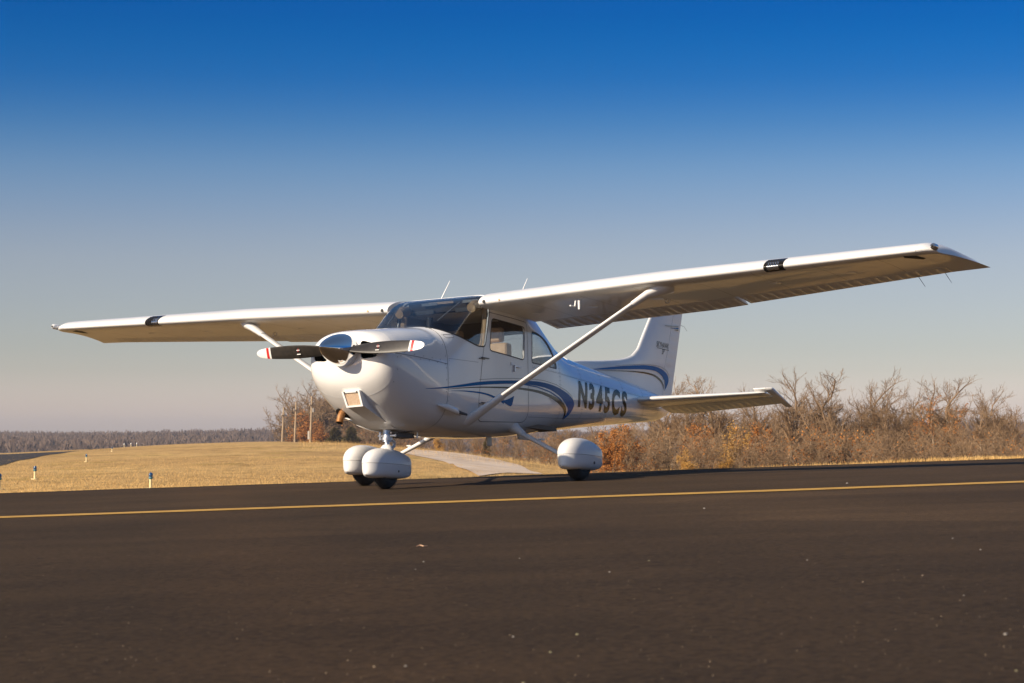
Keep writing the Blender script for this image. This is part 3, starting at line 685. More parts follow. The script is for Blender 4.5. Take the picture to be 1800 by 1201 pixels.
def ring(x, K=72, off=0):
    w, zt, zb, zc, nt_, nb = sec(x); o = []
    for k in range(K):
        a = 2*PI*k/K; c, s = math.cos(a), math.sin(a); n_ = nt_ if s >= 0 else nb
        h = (zt-zc) if s >= 0 else (zc-zb)
        o.append((x, (w-off)*math.copysign(abs(c)**(2/n_), c), zc+(h-off)*math.copysign(abs(s)**(2/n_), s)))
    return o
def stations(x0, x1, st):
    n_ = max(2, int((x1-x0)/st)+1); return list(np.linspace(x0, x1, n_))
def shell(x0, x1, st=.045, cap0=False, cap1=False, off=0):
    b_ = MB(); R_ = [ring(x, off=off) for x in stations(x0, x1, st)]; b_.loft(R_, caps=False)
    n_ = len(R_[0]); L_ = len(R_)
    if cap0: b_.F.append(tuple(range(n_))[::-1]); b_.mi.append(0)
    if cap1: b_.F.append(tuple((L_-1)*n_+k for k in range(n_))); b_.mi.append(0)
    return b_
def prism(poly, y0=-1, y1=1, axis='y'):
    n_ = len(poly); V = []
    for yy in (y0, y1):
        for a, c in poly: V.append((a, yy, c) if axis == 'y' else (yy, a, c))
    F = [tuple(range(n_)), tuple(range(n_, 2*n_))[::-1]]+[(i, i+n_, (i+1) % n_+n_, (i+1) % n_) for i in range(n_)]
    me = bpy.data.meshes.new('cutter'); me.from_pydata(V, [], F)
    bm = bmesh.new(); bm.from_mesh(me); bmesh.ops.recalc_face_normals(bm, faces=bm.faces); bm.to_mesh(me); bm.free()
    return me
def solidbool(b_, thick, cutters, op, mats):
    me = mesh('tmp', b_.V, b_.F, mats, smooth=False)
    bm = bmesh.new(); bm.from_mesh(me); bmesh.ops.recalc_face_normals(bm, faces=bm.faces); bm.to_mesh(me); bm.free()
    o = bpy.data.objects.new('tmp', me); COL.objects.link(o); tmp = [o]
    s = o.modifiers.new('s', 'SOLIDIFY'); s.thickness = thick; s.offset = -1
    if len(mats) > 1: s.material_offset = 1; s.material_offset_rim = 0
    for c in cutters:
        q = bpy.data.objects.new('cut', c); COL.objects.link(q); tmp.append(q)
        bo = o.modifiers.new('b', 'BOOLEAN'); bo.operation = op; bo.object = q; bo.solver = 'EXACT'; q.hide_render = True
    dg = bpy.context.evaluated_depsgraph_get(); dg.update(); r = bpy.data.meshes.new_from_object(o.evaluated_get(dg))
    for q in tmp: bpy.data.objects.remove(q)
    r.shade_smooth(); r.set_sharp_from_angle(angle=math.radians(32)); return r
# window outlines in the side view (x, z)
WS = rounded([(1.375, 1.519), (1.50, 1.462), (1.62, 1.432), (1.80, 1.392), (1.99, 1.358), (2.14, 1.362), (2.235, 1.72), (2.245, 1.82), (2.29, 1.90), (2.30, 2.1), (1.2, 2.1), (1.25, 1.53)],
             [.02, .05, .05, .05, .05, .05, .05, .04, .01, .01, .01, .01], 4)
DW = rounded([(2.285, 1.675), (3.025, 1.655), (3.0, 1.30), (2.235, 1.335)], .05)
RW = rounded([(3.21, 1.63), (3.36, 1.625), (3.52, 1.59), (3.65, 1.54), (3.76, 1.46), (3.84, 1.36), (3.86, 1.28), (3.19, 1.29)], [.02, .12, .1, .1, .08, .08, .05, .03])
BW = rounded([(3.96, 1.52), (4.50, 1.44), (4.62, 1.70), (3.85, 1.98), (3.72, 1.80)], .03)
cw, cd, cr, cb = prism(WS), prism(DW), prism(RW), prism(BW)
inner = [M['fuse'], M['liner']]
fus = add('fuselage', solidbool(shell(1.402, 7.82, cap1=True), .018, [cw, cd, cr, cb], 'DIFFERENCE', inner), AC)
INL = rounded([(.19, 1.10), (.375, 1.115), (.375, 1.235), (.19, 1.29)], [.05, .07, .06, .05])
inl = [prism(INL, .2, .46, 'x'), prism([(-a, c) for a, c in INL][::-1], .2, .46, 'x')]
EXH = [(.27+.06*math.cos(a), .60+.06*math.sin(a)) for a in np.linspace(0, 6.28, 17)[:-1]]
nose = add('nose_bowl', solidbool(shell(.345, .4985, .02, cap0=True), .012, inl, 'DIFFERENCE', [M['fuse'], M['black']]), AC)
cowl = add('cowling', solidbool(shell(.5015, 1.398), .012, [cw]+[prism(EXH, .45, .85, 'x')], 'DIFFERENCE', [M['fuse'], M['black']]), AC)
# glass: the same surface, set slightly inside the openings
def pane(name, cutter, x0, x1, off=.006, label=None):
    r = solidbool(shell(x0, x1, off=off), .004, [cutter], 'INTERSECT', [M['glass']]); return r
def split_side(me, side):
    bm = bmesh.new(); bm.from_mesh(me); bmesh.ops.delete(bm, geom=[f for f in bm.faces if f.calc_center_median().y*side < 0], context='FACES')
    m2 = bpy.data.meshes.new('pane'); bm.to_mesh(m2); bm.free(); m2.materials.append(M['glass']); m2.shade_smooth(); m2.set_sharp_from_angle(angle=.5); return m2
wsm = pane('w', cw, 1.2, 2.6); wsm.materials.clear(); wsm.materials.append(M['wglass']); add('windshield', wsm, AC)
add('rear_window', pane('w', cb, 3.5, 4.7), AC)
gd, gr = pane('w', cd, 2.1, 3.2), pane('w', cr, 3.1, 4.0)
def side_pts(P, w, side, off=.002, closed=False, taper=None, step=.02):
    """thin strip following a polyline (x, z) on the side of the fuselage"""
    Q_ = []
    PP = list(P)+([P[0]] if closed else [])
    for a, b_ in zip(PP[:-1], PP[1:]):
        n_ = max(1, int(math.dist(a, b_)/step))
        for k in range(n_): Q_.append((a[0]+(b_[0]-a[0])*k/n_, a[1]+(b_[1]-a[1])*k/n_))
    if not closed: Q_.append(PP[-1])
    V = []; F = []; n_ = len(Q_)
    for i, p in enumerate(Q_):
        a = Q_[(i-1) % n_] if (closed or i) else p; c = Q_[(i+1) % n_] if (closed or i < n_-1) else p
        tx, tz = c[0]-a[0], c[1]-a[1]; l_ = math.hypot(tx, tz) or 1; nx_, nz = -tz/l_, tx/l_
        ww = w if taper is None else taper(i/(n_-1))
        for s in (-1, 0, 1):
            x, z = p[0]+nx_*ww*s/2, p[1]+nz*ww*s/2; V.append((x, side*(yside(x, z)+off), z))
    for i in range(n_ if closed else n_-1):
        j = (i+1) % n_
        for k in (0, 1): F.append((i*3+k, i*3+k+1, j*3+k+1, j*3+k))
    if side > 0: F = [f[::-1] for f in F]
    return V, F
def strip(name, P, w, mt, side, parent, **k):
    V, F = side_pts(P, w, side, **k); return part(name, V, F, mt, parent, ang=180)
for s in (-1, 1):
    dr = empty('cabin_door', parent=AC)
    a = add('door_window', split_side(gd, s), dr); add('rear_side_window', split_side(gr, s), AC)
    strip('window_seal', DW, .012, M['seal'], s, dr, closed=True)
    door = rounded([(2.20, 1.735), (3.085, 1.715), (3.10, .64), (2.05, .585), (2.00, .80), (2.075, 1.20)], [.06, .06, .12, .12, .05, .1])
    strip('door_gap', door, .006, M['seam'], s, dr, closed=True)
    strip('rear_window_seal', RW, .012, M['seal'], s, AC, closed=True)
    b_ = MB(); y = s*(yside(2.8, 1.215)+.012)
    b_.box((2.82, y, 1.212), (.15, .018, .014)); b_.box((2.755, y, 1.19), (.018, .016, .07)); b_.box((2.70, y-s*.006, 1.235), (.03, .008, .03)); b_.build('door_handle', M['metal'], dr)
    for z in (1.245, .778):
        b_ = MB(); y = s*(yside(2.08, z)+.008)
        b_.box((2.13, y, z), (.15, .012, .010)); b_.box((2.06, y, z-.014), (.12, .01, .006)); b_.build('door_hinge', M['seam'], dr)
strip('windshield_seal', [p for p in WS if p[0] > 1.39 and p[1] < 1.9 and not (p[0] < 1.5 and p[1] > 1.6)], .014, M['seal'], -1, AC)
strip('windshield_seal', [p for p in WS if p[0] > 1.39 and p[1] < 1.9 and not (p[0] < 1.5 and p[1] > 1.6)], .014, M['seal'], 1, AC)
# panel gaps and rivets on the cowling and body
def ring_strip(name, x, w, mt, off=.0015):
    b_ = MB(); b_.loft([[tuple(v) for v in ring(x-w/2, 96, -off)], [tuple(v) for v in ring(x+w/2, 96, -off)]], caps=False); return b_.build(name, mt, AC, fix=False, ang=180)
ring_strip('nose_seam', .5, .006, M['edge'])
ring_strip('firewall_seam', 1.4, .005, M['seam'])
for x in (3.95, 4.65, 5.35, 6.05, 6.75): ring_strip('skin_lap', x, .0035, M['greyln'])
for s in (-1, 1):
    strip('cowl_split', [(.51, 1.155), (.8, 1.148), (1.1, 1.135), (1.395, 1.122)], .005, M['seam'], s, AC)
    strip('skin_lap', [(1.42, 1.18), (2.0, 1.19)], .0035, M['greyln'], s, AC)
    strip('skin_lap', [(3.12, .70), (3.95, .74), (5.3, .83), (6.9, .98)], .0035, M['greyln'], s, AC)
    strip('skin_lap', [(3.2, 1.24), (4.0, 1.235), (5.3, 1.22), (6.9, 1.19)], .0035, M['greyln'], s, AC)
def rivets(name, pts_, r=.0055, mt=None):
    V = []; F = []
    for (x, z, s) in pts_:
        y = yside(x, z); k = len(V)
        for j in range(6): V.append((x+r*math.cos(j*PI/3), s*(y+.001), z+r*math.sin(j*PI/3)))
        V.append((x, s*(y+.0035), z)); F += [(k+j, k+(j+1) % 6, k+6) for j in range(6)]
    tag(part(name, V, F, mt or M['seam'], AC, smooth=False), kind='stuff')
rivets('cowl_fasteners', [(x, 1.135-.02*(x-.5), s) for s in (-1, 1) for x in np.arange(.58, 1.38, .155)]+[(x, 1.172-.02*(x-.5), s) for s in (-1, 1) for x in np.arange(.64, 1.38, .155)]
       + [(1.37, z, s) for s in (-1, 1) for z in np.arange(.6, 1.4, .12)]+[(.535, z, s) for s in (-1, 1) for z in np.arange(.88, 1.3, .12)], .0055)
rivets('skin_rivets', [(x, z, s) for s in (-1, 1) for x in (1.43, 3.93, 3.97, 4.63, 4.67, 5.33, 5.37, 6.03, 6.07, 6.73) for z in np.arange(.62, 1.45, .045) if yside(x, z) > .02]
       + [(x, z0+(x-3.2)*k_, s) for s in (-1, 1) for (z0, k_) in ((1.255, -.013), (.715, .076)) for x in np.arange(3.2, 6.8, .05)], .004, M['greyln'])
# oil door hatch on the cowl top, port side
V, F = side_pts(rounded([(1.435, 1.43), (1.56, 1.438), (1.57, 1.41), (1.46, 1.395)], .02), .004, -1, closed=True)
part('inspection_hatch', V, F, M['seam'], AC)
# ---- painted swooshes
def swoosh(name, top, bot, mt, side, off=.0022, parent=None, n=8):
    A_, B_ = spline(top, n), spline(bot, n); K = min(len(A_), len(B_)); V = []; F = []; J = 4
    for i in range(K):
        ia, ib = i*(len(A_)-1)/(K-1), i*(len(B_)-1)/(K-1)
        def at(Z, u): k = min(int(u), len(Z)-2); return Z[k]+(Z[k+1]-Z[k])*(u-k)
        a, c = at(A_, ia), at(B_, ib)
        for j in range(J+1):
            p = a+(c-a)*j/J; V.append((p[0], side*(yside(p[0], p[1])+off), p[1]))
    for i in range(K-1):
        for j in range(J): q = i*(J+1)+j; F.append((q, q+1, q+J+2, q+J+1))
    return part(name, V, F, mt, parent or AC, ang=180)
bt = [(.98, .844), (1.314, .884), (1.675, .938), (2.012, .99), (2.358, 1.028), (2.727, 1.06), (3.116, 1.088), (3.465, 1.098), (3.829, 1.081), (4.127, 1.042), (4.304, .992), (4.377, .928), (4.326, .854), (4.246, .791), (4.148, .741)]
bb = [(.985, .841), (1.314, .869), (1.674, .912), (2.011, .954), (2.357, .992), (2.726, 1.024), (3.115, 1.045), (3.464, 1.045), (3.724, 1.022), (3.948, .977), (4.09, .919), (4.195, .857), (4.186, .812), (4.154, .772), (4.14, .738)]
gt = [(1.348, .865), (1.882, .928), (2.381, .968), (2.725, .990), (3.047, 1.002), (3.389, 1.0), (3.738, .971), (3.965, .938), (4.115, .88), (4.155, .80), (4.120, .743)]
gb = [(1.348, .862), (1.882, .917), (2.381, .952), (2.725, .970), (3.047, .978), (3.375, .970), (3.70, .935), (3.90, .895), (4.05, .845), (4.11, .795), (4.116, .744)]
for s in (-1, 1):
    swoosh('blue_swoosh', bt, bb, M['blue'], s)
    swoosh('bronze_swoosh', gt, gb, M['bronze'], s)
    swoosh('blue_lower_swoosh', [(1.46, .857), (1.766, .880), (2.116, .884), (2.40, .852), (2.53, .823)], [(1.46, .855), (1.766, .869), (2.116, .866), (2.38, .832), (2.52, .795)], M['blue'], s)
    swoosh('blue_point', [(2.50, .833), (2.60, .850), (2.75, .897)], [(2.50, .82), (2.67, .782), (2.72, .83)], M['blue'], s, .0026)
    strip('grey_line', [(x, z+.022) for x, z in bt[3:13]], .006, M['greyln'], s, AC)
    strip('white_line', [(x, z-.012) for x, z in bb[5:11]], .012, M['edge'], s, AC, off=.003)
    strip('blue_thin_line', [(2.95, 1.038), (3.3, 1.036), (3.62, 1.01), (3.88, .965), (4.0, .93)], .012, M['blue'], s, AC, off=.0035)
# ---- registration
def text_mesh(txt, size, off=0., shear=0., sx_=1.):
    cu = bpy.data.curves.new('t', 'FONT'); cu.body = txt; cu.size = size; cu.offset = off; cu.shear = shear; cu.resolution_u = 3
    o = bpy.data.objects.new('t', cu); COL.objects.link(o); dg = bpy.context.evaluated_depsgraph_get(); dg.update()
    me = bpy.data.meshes.new_from_object(o.evaluated_get(dg)); bpy.data.objects.remove(o)
    for v in me.vertices: v.co.x *= sx_
    return me
def cut_grid(me, step):
    bm = bmesh.new(); bm.from_mesh(me); xs_ = [v.co.x for v in bm.verts]; ys_ = [v.co.y for v in bm.verts]
    for a, lo, hi in ((0, min(xs_), max(xs_)), (1, min(ys_), max(ys_))):
        p = lo+step
        while p < hi:
            co = Vector((p, 0, 0)) if a == 0 else Vector((0, p, 0)); no = Vector((1, 0, 0)) if a == 0 else Vector((0, 1, 0))
            bmesh.ops.bisect_plane(bm, geom=bm.verts[:]+bm.edges[:]+bm.faces[:], plane_co=co, plane_no=no); p += step
    return bm
def side_text(name, ch, x0, z0, size, side, mt, off=.0026, bold=0, shear=0, sx_=1., slope=0., yfun=None, parent=None):
    me = text_mesh(ch, size, bold, shear, sx_); bm = cut_grid(me, .03)
    for v in bm.verts:
        u, w = v.co.x, v.co.y
        x = x0+u if side < 0 else x0-u
        z = z0+w+u*slope; y = (yfun or yside)(x, z)+off; v.co = (x, side*y, z)
    m2 = bpy.data.meshes.new(name); bm.to_mesh(m2); bm.free(); m2.materials.append(mt); m2.shade_smooth()
    return add(name, m2, parent or AC)
def glyph_w(ch, size, bold, sx_):
    me = text_mesh(ch, size, bold, 0, sx_); xs_ = [v.co.x for v in me.vertices]; return min(xs_), max(xs_)
for s in (-1, 1):
    x = 4.50 if s < 0 else 6.22; reg = empty('registration', parent=AC)
    for ch in 'N345CS':
        lo, hi = glyph_w(ch, .40, .016, 1.0); wdt = hi-lo
        side_text('letter', ch, (x-lo) if s < 0 else (x+lo), .925, .40, s, M['letter'], bold=.016, shear=.18, sx_=1.0, slope=0, parent=reg)
        x += (wdt+.062)*(-s)
# ---- cabin interior
cab = empty('cabin_interior', parent=AC)
def soft(c, d, r=.04, seg=2):
    bm = bmesh.new(); bmesh.ops.create_cube(bm, size=1)
    for v in bm.verts: v.co = Vector((v.co.x*d[0], v.co.y*d[1], v.co.z*d[2]))
    bmesh.ops.bevel(bm, geom=bm.edges[:], offset=r, segments=seg+1, affect='EDGES', profile=.6)
    for v in bm.verts: v.co += Vector(c)
    V = [tuple(v.co) for v in bm.verts]; F = [tuple(v.index for v in f.verts) for f in bm.faces]; bm.free(); return V, F
for s in (-1, 1):
    st = cab
    for nm, c, d in (('seat_back', (2.84, s*.25, 1.18), (.14, .42, .60)), ('seat_cushion', (2.62, s*.25, .88), (.50, .42, .14)), ('headrest', (2.87, s*.25, 1.575), (.09, .24, .16))):
        V, F = soft(c, d, .04); part(nm, V, F, M['tan'], st)
V, F = soft((3.52, 0, 1.10), (.16, .88, .52), .05); part('rear_seat_back', V, F, M['tan'], cab)
V, F = soft((3.3, 0, .88), (.42, .88, .14), .05); part('rear_seat_cushion', V, F, M['tan'], cab)
V, F = soft((1.78, 0, 1.26), (.42, .90, .24), .05); part('instrument_panel', V, F, M['dash'], cab)
b_ = MB(); b_.box((2.7, 0, .62), (2.4, .92, .05)); b_.build('cabin_floor', M['liner'], cab)
b_ = MB(); b_.box((2.70, 0, 1.85), (.80, .92, .12)); b_.build('headliner', mat('headliner_dark', (.05, .038, .03), .9), cab)
b_ = MB(); b_.box((3.95, 0, 1.08), (.04, .74, .55)); b_.build('baggage_bulkhead', M['liner'], cab)
for s in (-1, 1):
    b_ = MB(); P = [(2.19, s*.500, 1.30), (2.215, s*.500, 1.45), (2.25, s*.500, 1.60), (2.275, s*.50, 1.78)]
    b_.tube(P, [.055, .034, .034, .04], 10); b_.build('door_post_trim', M['tan'], cab)
    b_ = MB(); b_.tube([(2.07, s*.44, 1.77), (2.14, s*.44, 1.80), (2.24, s*.44, 1.82)], [.05, .06, .05], 14); b_.build('air_vent', M['tan'], cab)
    V, F = soft((2.275, s*.26, 1.79), (.02, .26, .05), .008); part('sun_visor', V, F, M['dash'], cab)
    V, F = soft((2.255, -.075+s*.25, 1.872), (.012, .19, .030), .004); part('vent_grille', V, F, M['greyln'], cab)
V, F = soft((2.262, .035, 1.880), (.012, .30, .026), .004); part('spar_cover', V, F, M['tan'], cab)
b_ = MB(); b_.tube([(1.62, -.30, 1.60), (1.95, -.37, 1.82)], .006, 6); b_.tube([(1.62, .30, 1.60), (1.95, .37, 1.82)], .006, 6); b_.build('windshield_line', M['greyln'], cab)  # thin grey tubes tracing a line at each side of the windshield
b_ = MB(); b_.tube([(2.05, .05, 1.60), (2.05, .05, 1.70)], .035, 12); b_.build('compass', M['dash'], cab)

# ---- wings
def naca(c, t=.12, m_=.052, p=.4):
    yt = 5*t*(.2969*math.sqrt(max(c, 0))-.126*c-.3516*c*c+.2843*c**3-.1036*c**4)
    yc = m_/p**2*(2*p*c-c*c) if c < p else m_/(1-p)**2*((1-2*p)+2*p*c-c*c)
    return yc+yt, yc-yt
def wst(y):
    y = abs(y); k = max(0, (y-2.54)/(5.37-2.54))
    le = 2.02+.23*k; ch = 1.63-(1.63-1.12)*k; z = 1.815+(y-.55)*(.173/4.82); tw = math.radians(3.8-.6*k)
    return le, ch, z, tw
def wpt(y, c, up, s, dz=0, tk=1.0):
    le, ch, z, tw = wst(y); a = naca(c, .118)[0 if up else 1]*tk
    X = c*ch; Z = a*ch
    return (le+X*math.cos(tw)+Z*math.sin(tw), s*y, z-X*math.sin(tw)+Z*math.cos(tw)+dz)
CU = [.76, .66, .55, .44, .33, .24, .16, .10, .06, .03, .012, .003, 0]; CL = [.003, .012, .03, .06, .10, .16, .24, .33, .44, .55, .66, .76]
def wring(y, s, c1=.76):
    f = c1/.76; return [wpt(y, c*f, True, s) for c in CU]+[wpt(y, c*f, False, s) for c in CL]
for s in (-1, 1):
    wg = empty('wing', parent=AC); tag(wg, 'port wing, nearest the camera' if s < 0 else 'starboard wing, far side')
    b_ = MB(); b_.loft([wring(y, s) for y in np.linspace(.555, 5.16, 36)]); b_.build('wing_panel', M['white'], wg, ang=50)
    def surf(name, y0, y1, defl):
        b_ = MB(); R_ = []; hx = .768
        ys_ = np.arange(y0, y1, .0185); bead = .105
        for i, y in enumerate(ys_):
            ph = ((y-y0) % bead)/bead; tri = max(0, 1-abs(ph-.5)/.30)
            r_ = []
            for c, up in ((hx, 1), (.80, 1), (.86, 1), (.92, 1), (.965, 1), (1.0, 1), (1.0, 0), (.965, 0), (.92, 0), (.86, 0), (.80, 0), (hx, 0)):
                env = 0 if c in (hx, 1.0) else (1 if .8 < c < .95 else .6)
                p = wpt(y, c, up, s, dz=(.007 if up else -.014)*tri*env)
                hp = wpt(y, hx, 0, s); dx = p[0]-hp[0]
                r_.append((p[0], p[1], p[2]-dx*defl))
            R_.append(r_)
        b_.loft(R_); return b_.build(name, M['white'], wg, ang=12)
    surf('flap', .62, 2.90, .03); surf('aileron', 2.925, 5.165, .0)
    # cambered tip
    b_ = MB(); R_ = []
    for k in np.linspace(0, 1, 12):
        r_ = []; th = math.sqrt(max(0, 1-k**2.2)); 
        for c, up in [(c/.76, 1) for c in CU]+[(c/.76, 0) for c in CL]:
            le, ch, z, tw = wst(5.17); a = naca(c, .118)
            mid = a[1]*.75+a[0]*.1; zz = (a[0] if up else a[1]); zz = mid*(1-th)+zz*th
            cc = .10*k**2.5+c*(1-.10*k**2.5)
            y = 5.162+k*(.17+.20*c**1.2); X = cc*ch*(1+.02*k)
            r_.append((le+X, s*y, z+zz*ch-X*math.sin(tw)+(.012*k)*c+k*.006))
        R_.append(r_)
    b_.loft(R_); b_.build('wing_tip', M['white'], wg, ang=40)
    # landing light window in the leading edge
    b_ = MB(); C_ = [.10, .06, .03, .012, .003, 0, .003, .012, .03, .06]; U_ = [1]*6+[0]*4
    def lering(y, g):
        r_ = []
        for c, u in zip(C_, U_):
            p = wpt(y, c, u, s); le, ch, z, tw = wst(y); cx, cz = le+.06, z+.01; r_.append((p[0]+(p[0]-cx)*g, p[1], p[2]+(p[2]-cz)*g))
        return r_
    b_.loft([lering(y, .022) for y in np.linspace(3.675, 3.875, 6)], closed=False); lb = b_.build('landing_light', M['letter'], wg, ang=60)
    b_ = MB(); b_.loft([lering(y, .034)[2:9] for y in np.linspace(3.71 if s < 0 else 3.690, 3.825 if s < 0 else 3.775, 5)], closed=False); b_.build('lamp_window', M['lens'], lb, ang=60)
    V = []; F = []
    for j in range(5):
        for c in ((.035, 1), (.004, 1), (.004, 0)):
            p = wpt(3.722+j*.024, c[0], c[1], s); k = len(V); g = (p[0]-.018, p[1], p[2]+(.004 if c[1] else -.006))
            V += [(g[0], g[1]-.007, g[2]-.012), (g[0], g[1]+.007, g[2]-.012), (g[0], g[1]+.007, g[2]+.012), (g[0], g[1]-.007, g[2]+.012)]; F.append((k, k+1, k+2, k+3))
    tag(part('lamp_cells', V, F, M['letter'], lb, smooth=False), kind='stuff')
    # tip lamp
    V, F = lathe([(-.04, .010), (-.03, .022), (-.01, .030), (.06, .032)], 14); V = [(2.265+x, s*5.325+y, 2.005+z) for x, y, z in V]
    nl = part('nav_lamp', V, F, M['lens'] if s < 0 else M['tipw'], wg); V, F = lathe([(-.046, .004), (-.042, .011), (-.03, .013)], 10); part('bulb', [(2.265+x, s*5.325+y, 2.005+z) for x, y, z in V], F, M['black'], nl)
    # dark drain patch under the tip
    V = [];
    for (x, y) in ((2.30, 5.02), (2.38, 5.00), (2.62, 5.11), (2.58, 5.15), (2.36, 5.13)): 
        le, ch, z, tw = wst(y); V.append(wpt(y, (x-le)/ch, False, s, dz=-.003))
    part('vent_patch', V, [(0, 1, 2, 3, 4)] if s < 0 else [(4, 3, 2, 1, 0)], M['black'], wg, smooth=False)
    # static wicks
    for y in ((5.08, 4.80) if s < 0 else ()):
        p = Vector(wpt(y, 1.0, 0, s)); b_ = MB(); b_.tube([p, p+Vector((.16, s*.01, -.075))], [.003, .002], 5); b_.build('static_wick', M['black'], wg)
    # root details: vent holes in the leading edge
    for y, c, u, r_ in ((.62, .004, 1, .017), (.80, .004, 1, .011)):
        p = wpt(y, .0, 1, s); V, F = lathe([(-.004, r_*.6), (-.003, r_), (.01, r_)], 14); part('leading_edge_port', [(p[0]-.002+x, p[1]+yy, p[2]+z) for x, yy, z in V], F, M['black'] if r_ > .012 else M['tan'], wg)
    # rivet line on lower skin
    V = []; F = []
    for (c, y0, y1) in ((.12, .7, 5.1), (.30, .7, 5.1), (.74, .7, 5.1)):
        for y in np.arange(y0, y1, .055):
            p = wpt(y, c, False, s); k = len(V); r_ = .0035
            V += [(p[0]-r_, p[1]-r_, p[2]-.0012), (p[0]+r_, p[1]-r_, p[2]-.0012), (p[0]+r_, p[1]+r_, p[2]-.0012), (p[0]-r_, p[1]+r_, p[2]-.0012)]; F.append((k, k+1, k+2, k+3))
    tag(part('rivets', V, F, M['greyln'], wg, smooth=False), kind='stuff')
    for y in np.arange(1.05, 5.1, .62):
        V = []; F = []
        for i, c in enumerate(np.linspace(.03, .75, 14)):
            for q in (-.002, .002): p = wpt(y+q, c, False, s, dz=-.0012); V.append(p)
            if i: F.append((2*i-2, 2*i, 2*i+1, 2*i-1))
        part('skin_lap', V, F, M['greyln'], wg, smooth=False)
    for y in (.75, 1.45, 2.2, 3.5, 4.3):   # inspection covers
        p = wpt(y, .52, False, s); V, F = lathe([(-.0025, .062), (.004, .064)], 20, 'z'); part('inspection_cover', [(p[0]+x, p[1]+yy, p[2]+z+.0005) for x, yy, z in V], F, M['white'], wg)
    # tie-down ring
    b_ = MB(); tp = Vector((2.62, s*2.42, 1.775)); b_.tube([tp+Vector((0, .022*math.cos(a), -.025+.022*math.sin(a))) for a in np.linspace(0, 6.28, 13)], .0045, 6); b_.build('tie_down_ring', M['metal'], wg)
    # strut with fairings
    T0, T1 = Vector((1.935, s*.49, .605)), Vector((2.19, s*2.45, 1.80)); d = T1-T0
    stt = empty('wing_strut', parent=AC)
    b_ = MB(); b_.tube([T0+d*.02, T0+d*.98], .056, 18, sq=.42, up=(1, 0, 0)); b_.build('strut_tube', M['white'], stt, ang=60)
    b_ = MB(); b_.tube([T0-d*.03, T0+d*.01, T0+d*.05, T0+d*.13, T0+d*.18, T0+d*.185], [.085, .090, .080, .066, .0605, .057], 18, sq=.52, up=(1, 0, 0)); b_.build('lower_cuff', M['white'], stt, ang=60)
    b_ = MB(); tv = Vector((2.24, s*2.53, 1.835)); b_.tube([T0+d*.90, T0+d*.93, T0+d*.975, tv+Vector((.02, 0, -.01)), tv+Vector((.06, s*.03, .05))], [.057, .0605, .07, .10, .17], 18, sq=.55, up=(1, 0, 0)); b_.build('upper_cuff', M['white'], stt, ang=60)
# pitot mast and fuel vent under the port wing
b_ = MB(); b_.tube([(2.13, -1.665, 1.76), (2.13, -1.665, 1.70), (2.13, -1.665, 1.67)], [.014, .013, .012], 8); b_.tube([(2.02, -1.62, 1.70), (2.12, -1.62, 1.70), (2.14, -1.62, 1.76)], [.008, .009, .009], 8); b_.build('pitot_probe', M['white'], AC)
# aerials on the cabin roof
for (x, y, z, dx, h, r_) in ((2.70, .30, 1.98, .13, .22, .006), (3.25, -.36, 2.0, .13, .24, .006)):
    b_ = MB(); b_.tube([(x, y, z-.1), (x, y, z), (x+dx, y-.04, z+h)], [.02, .008, .004], 8); b_.build('whip_aerial', M['tipw'], AC)
# roof fairing over the spar
b_ = MB(); b_.loft([[wpt(.5, c, True, 1)[0::2] for c in CU][::1] and [(wpt(.5, c, True, 1)[0], y, wpt(.5, c, True, 1)[2]-.004) for c in CU]+[(wpt(.5, .76, True, 1)[0], y, 1.80), (2.34, y, 1.80)] for y in np.linspace(-.54, .54, 9)])
b_.V = [(x, y, z) for x, y, z in b_.V]
# only aft of the windshield head
b_.V = [(max(x, 2.31), y, z-.02 if x >= 2.31 else min(z, 1.90)) for x, y, z in b_.V]; b_.build('roof_fairing', M['white'], AC, ang=50)

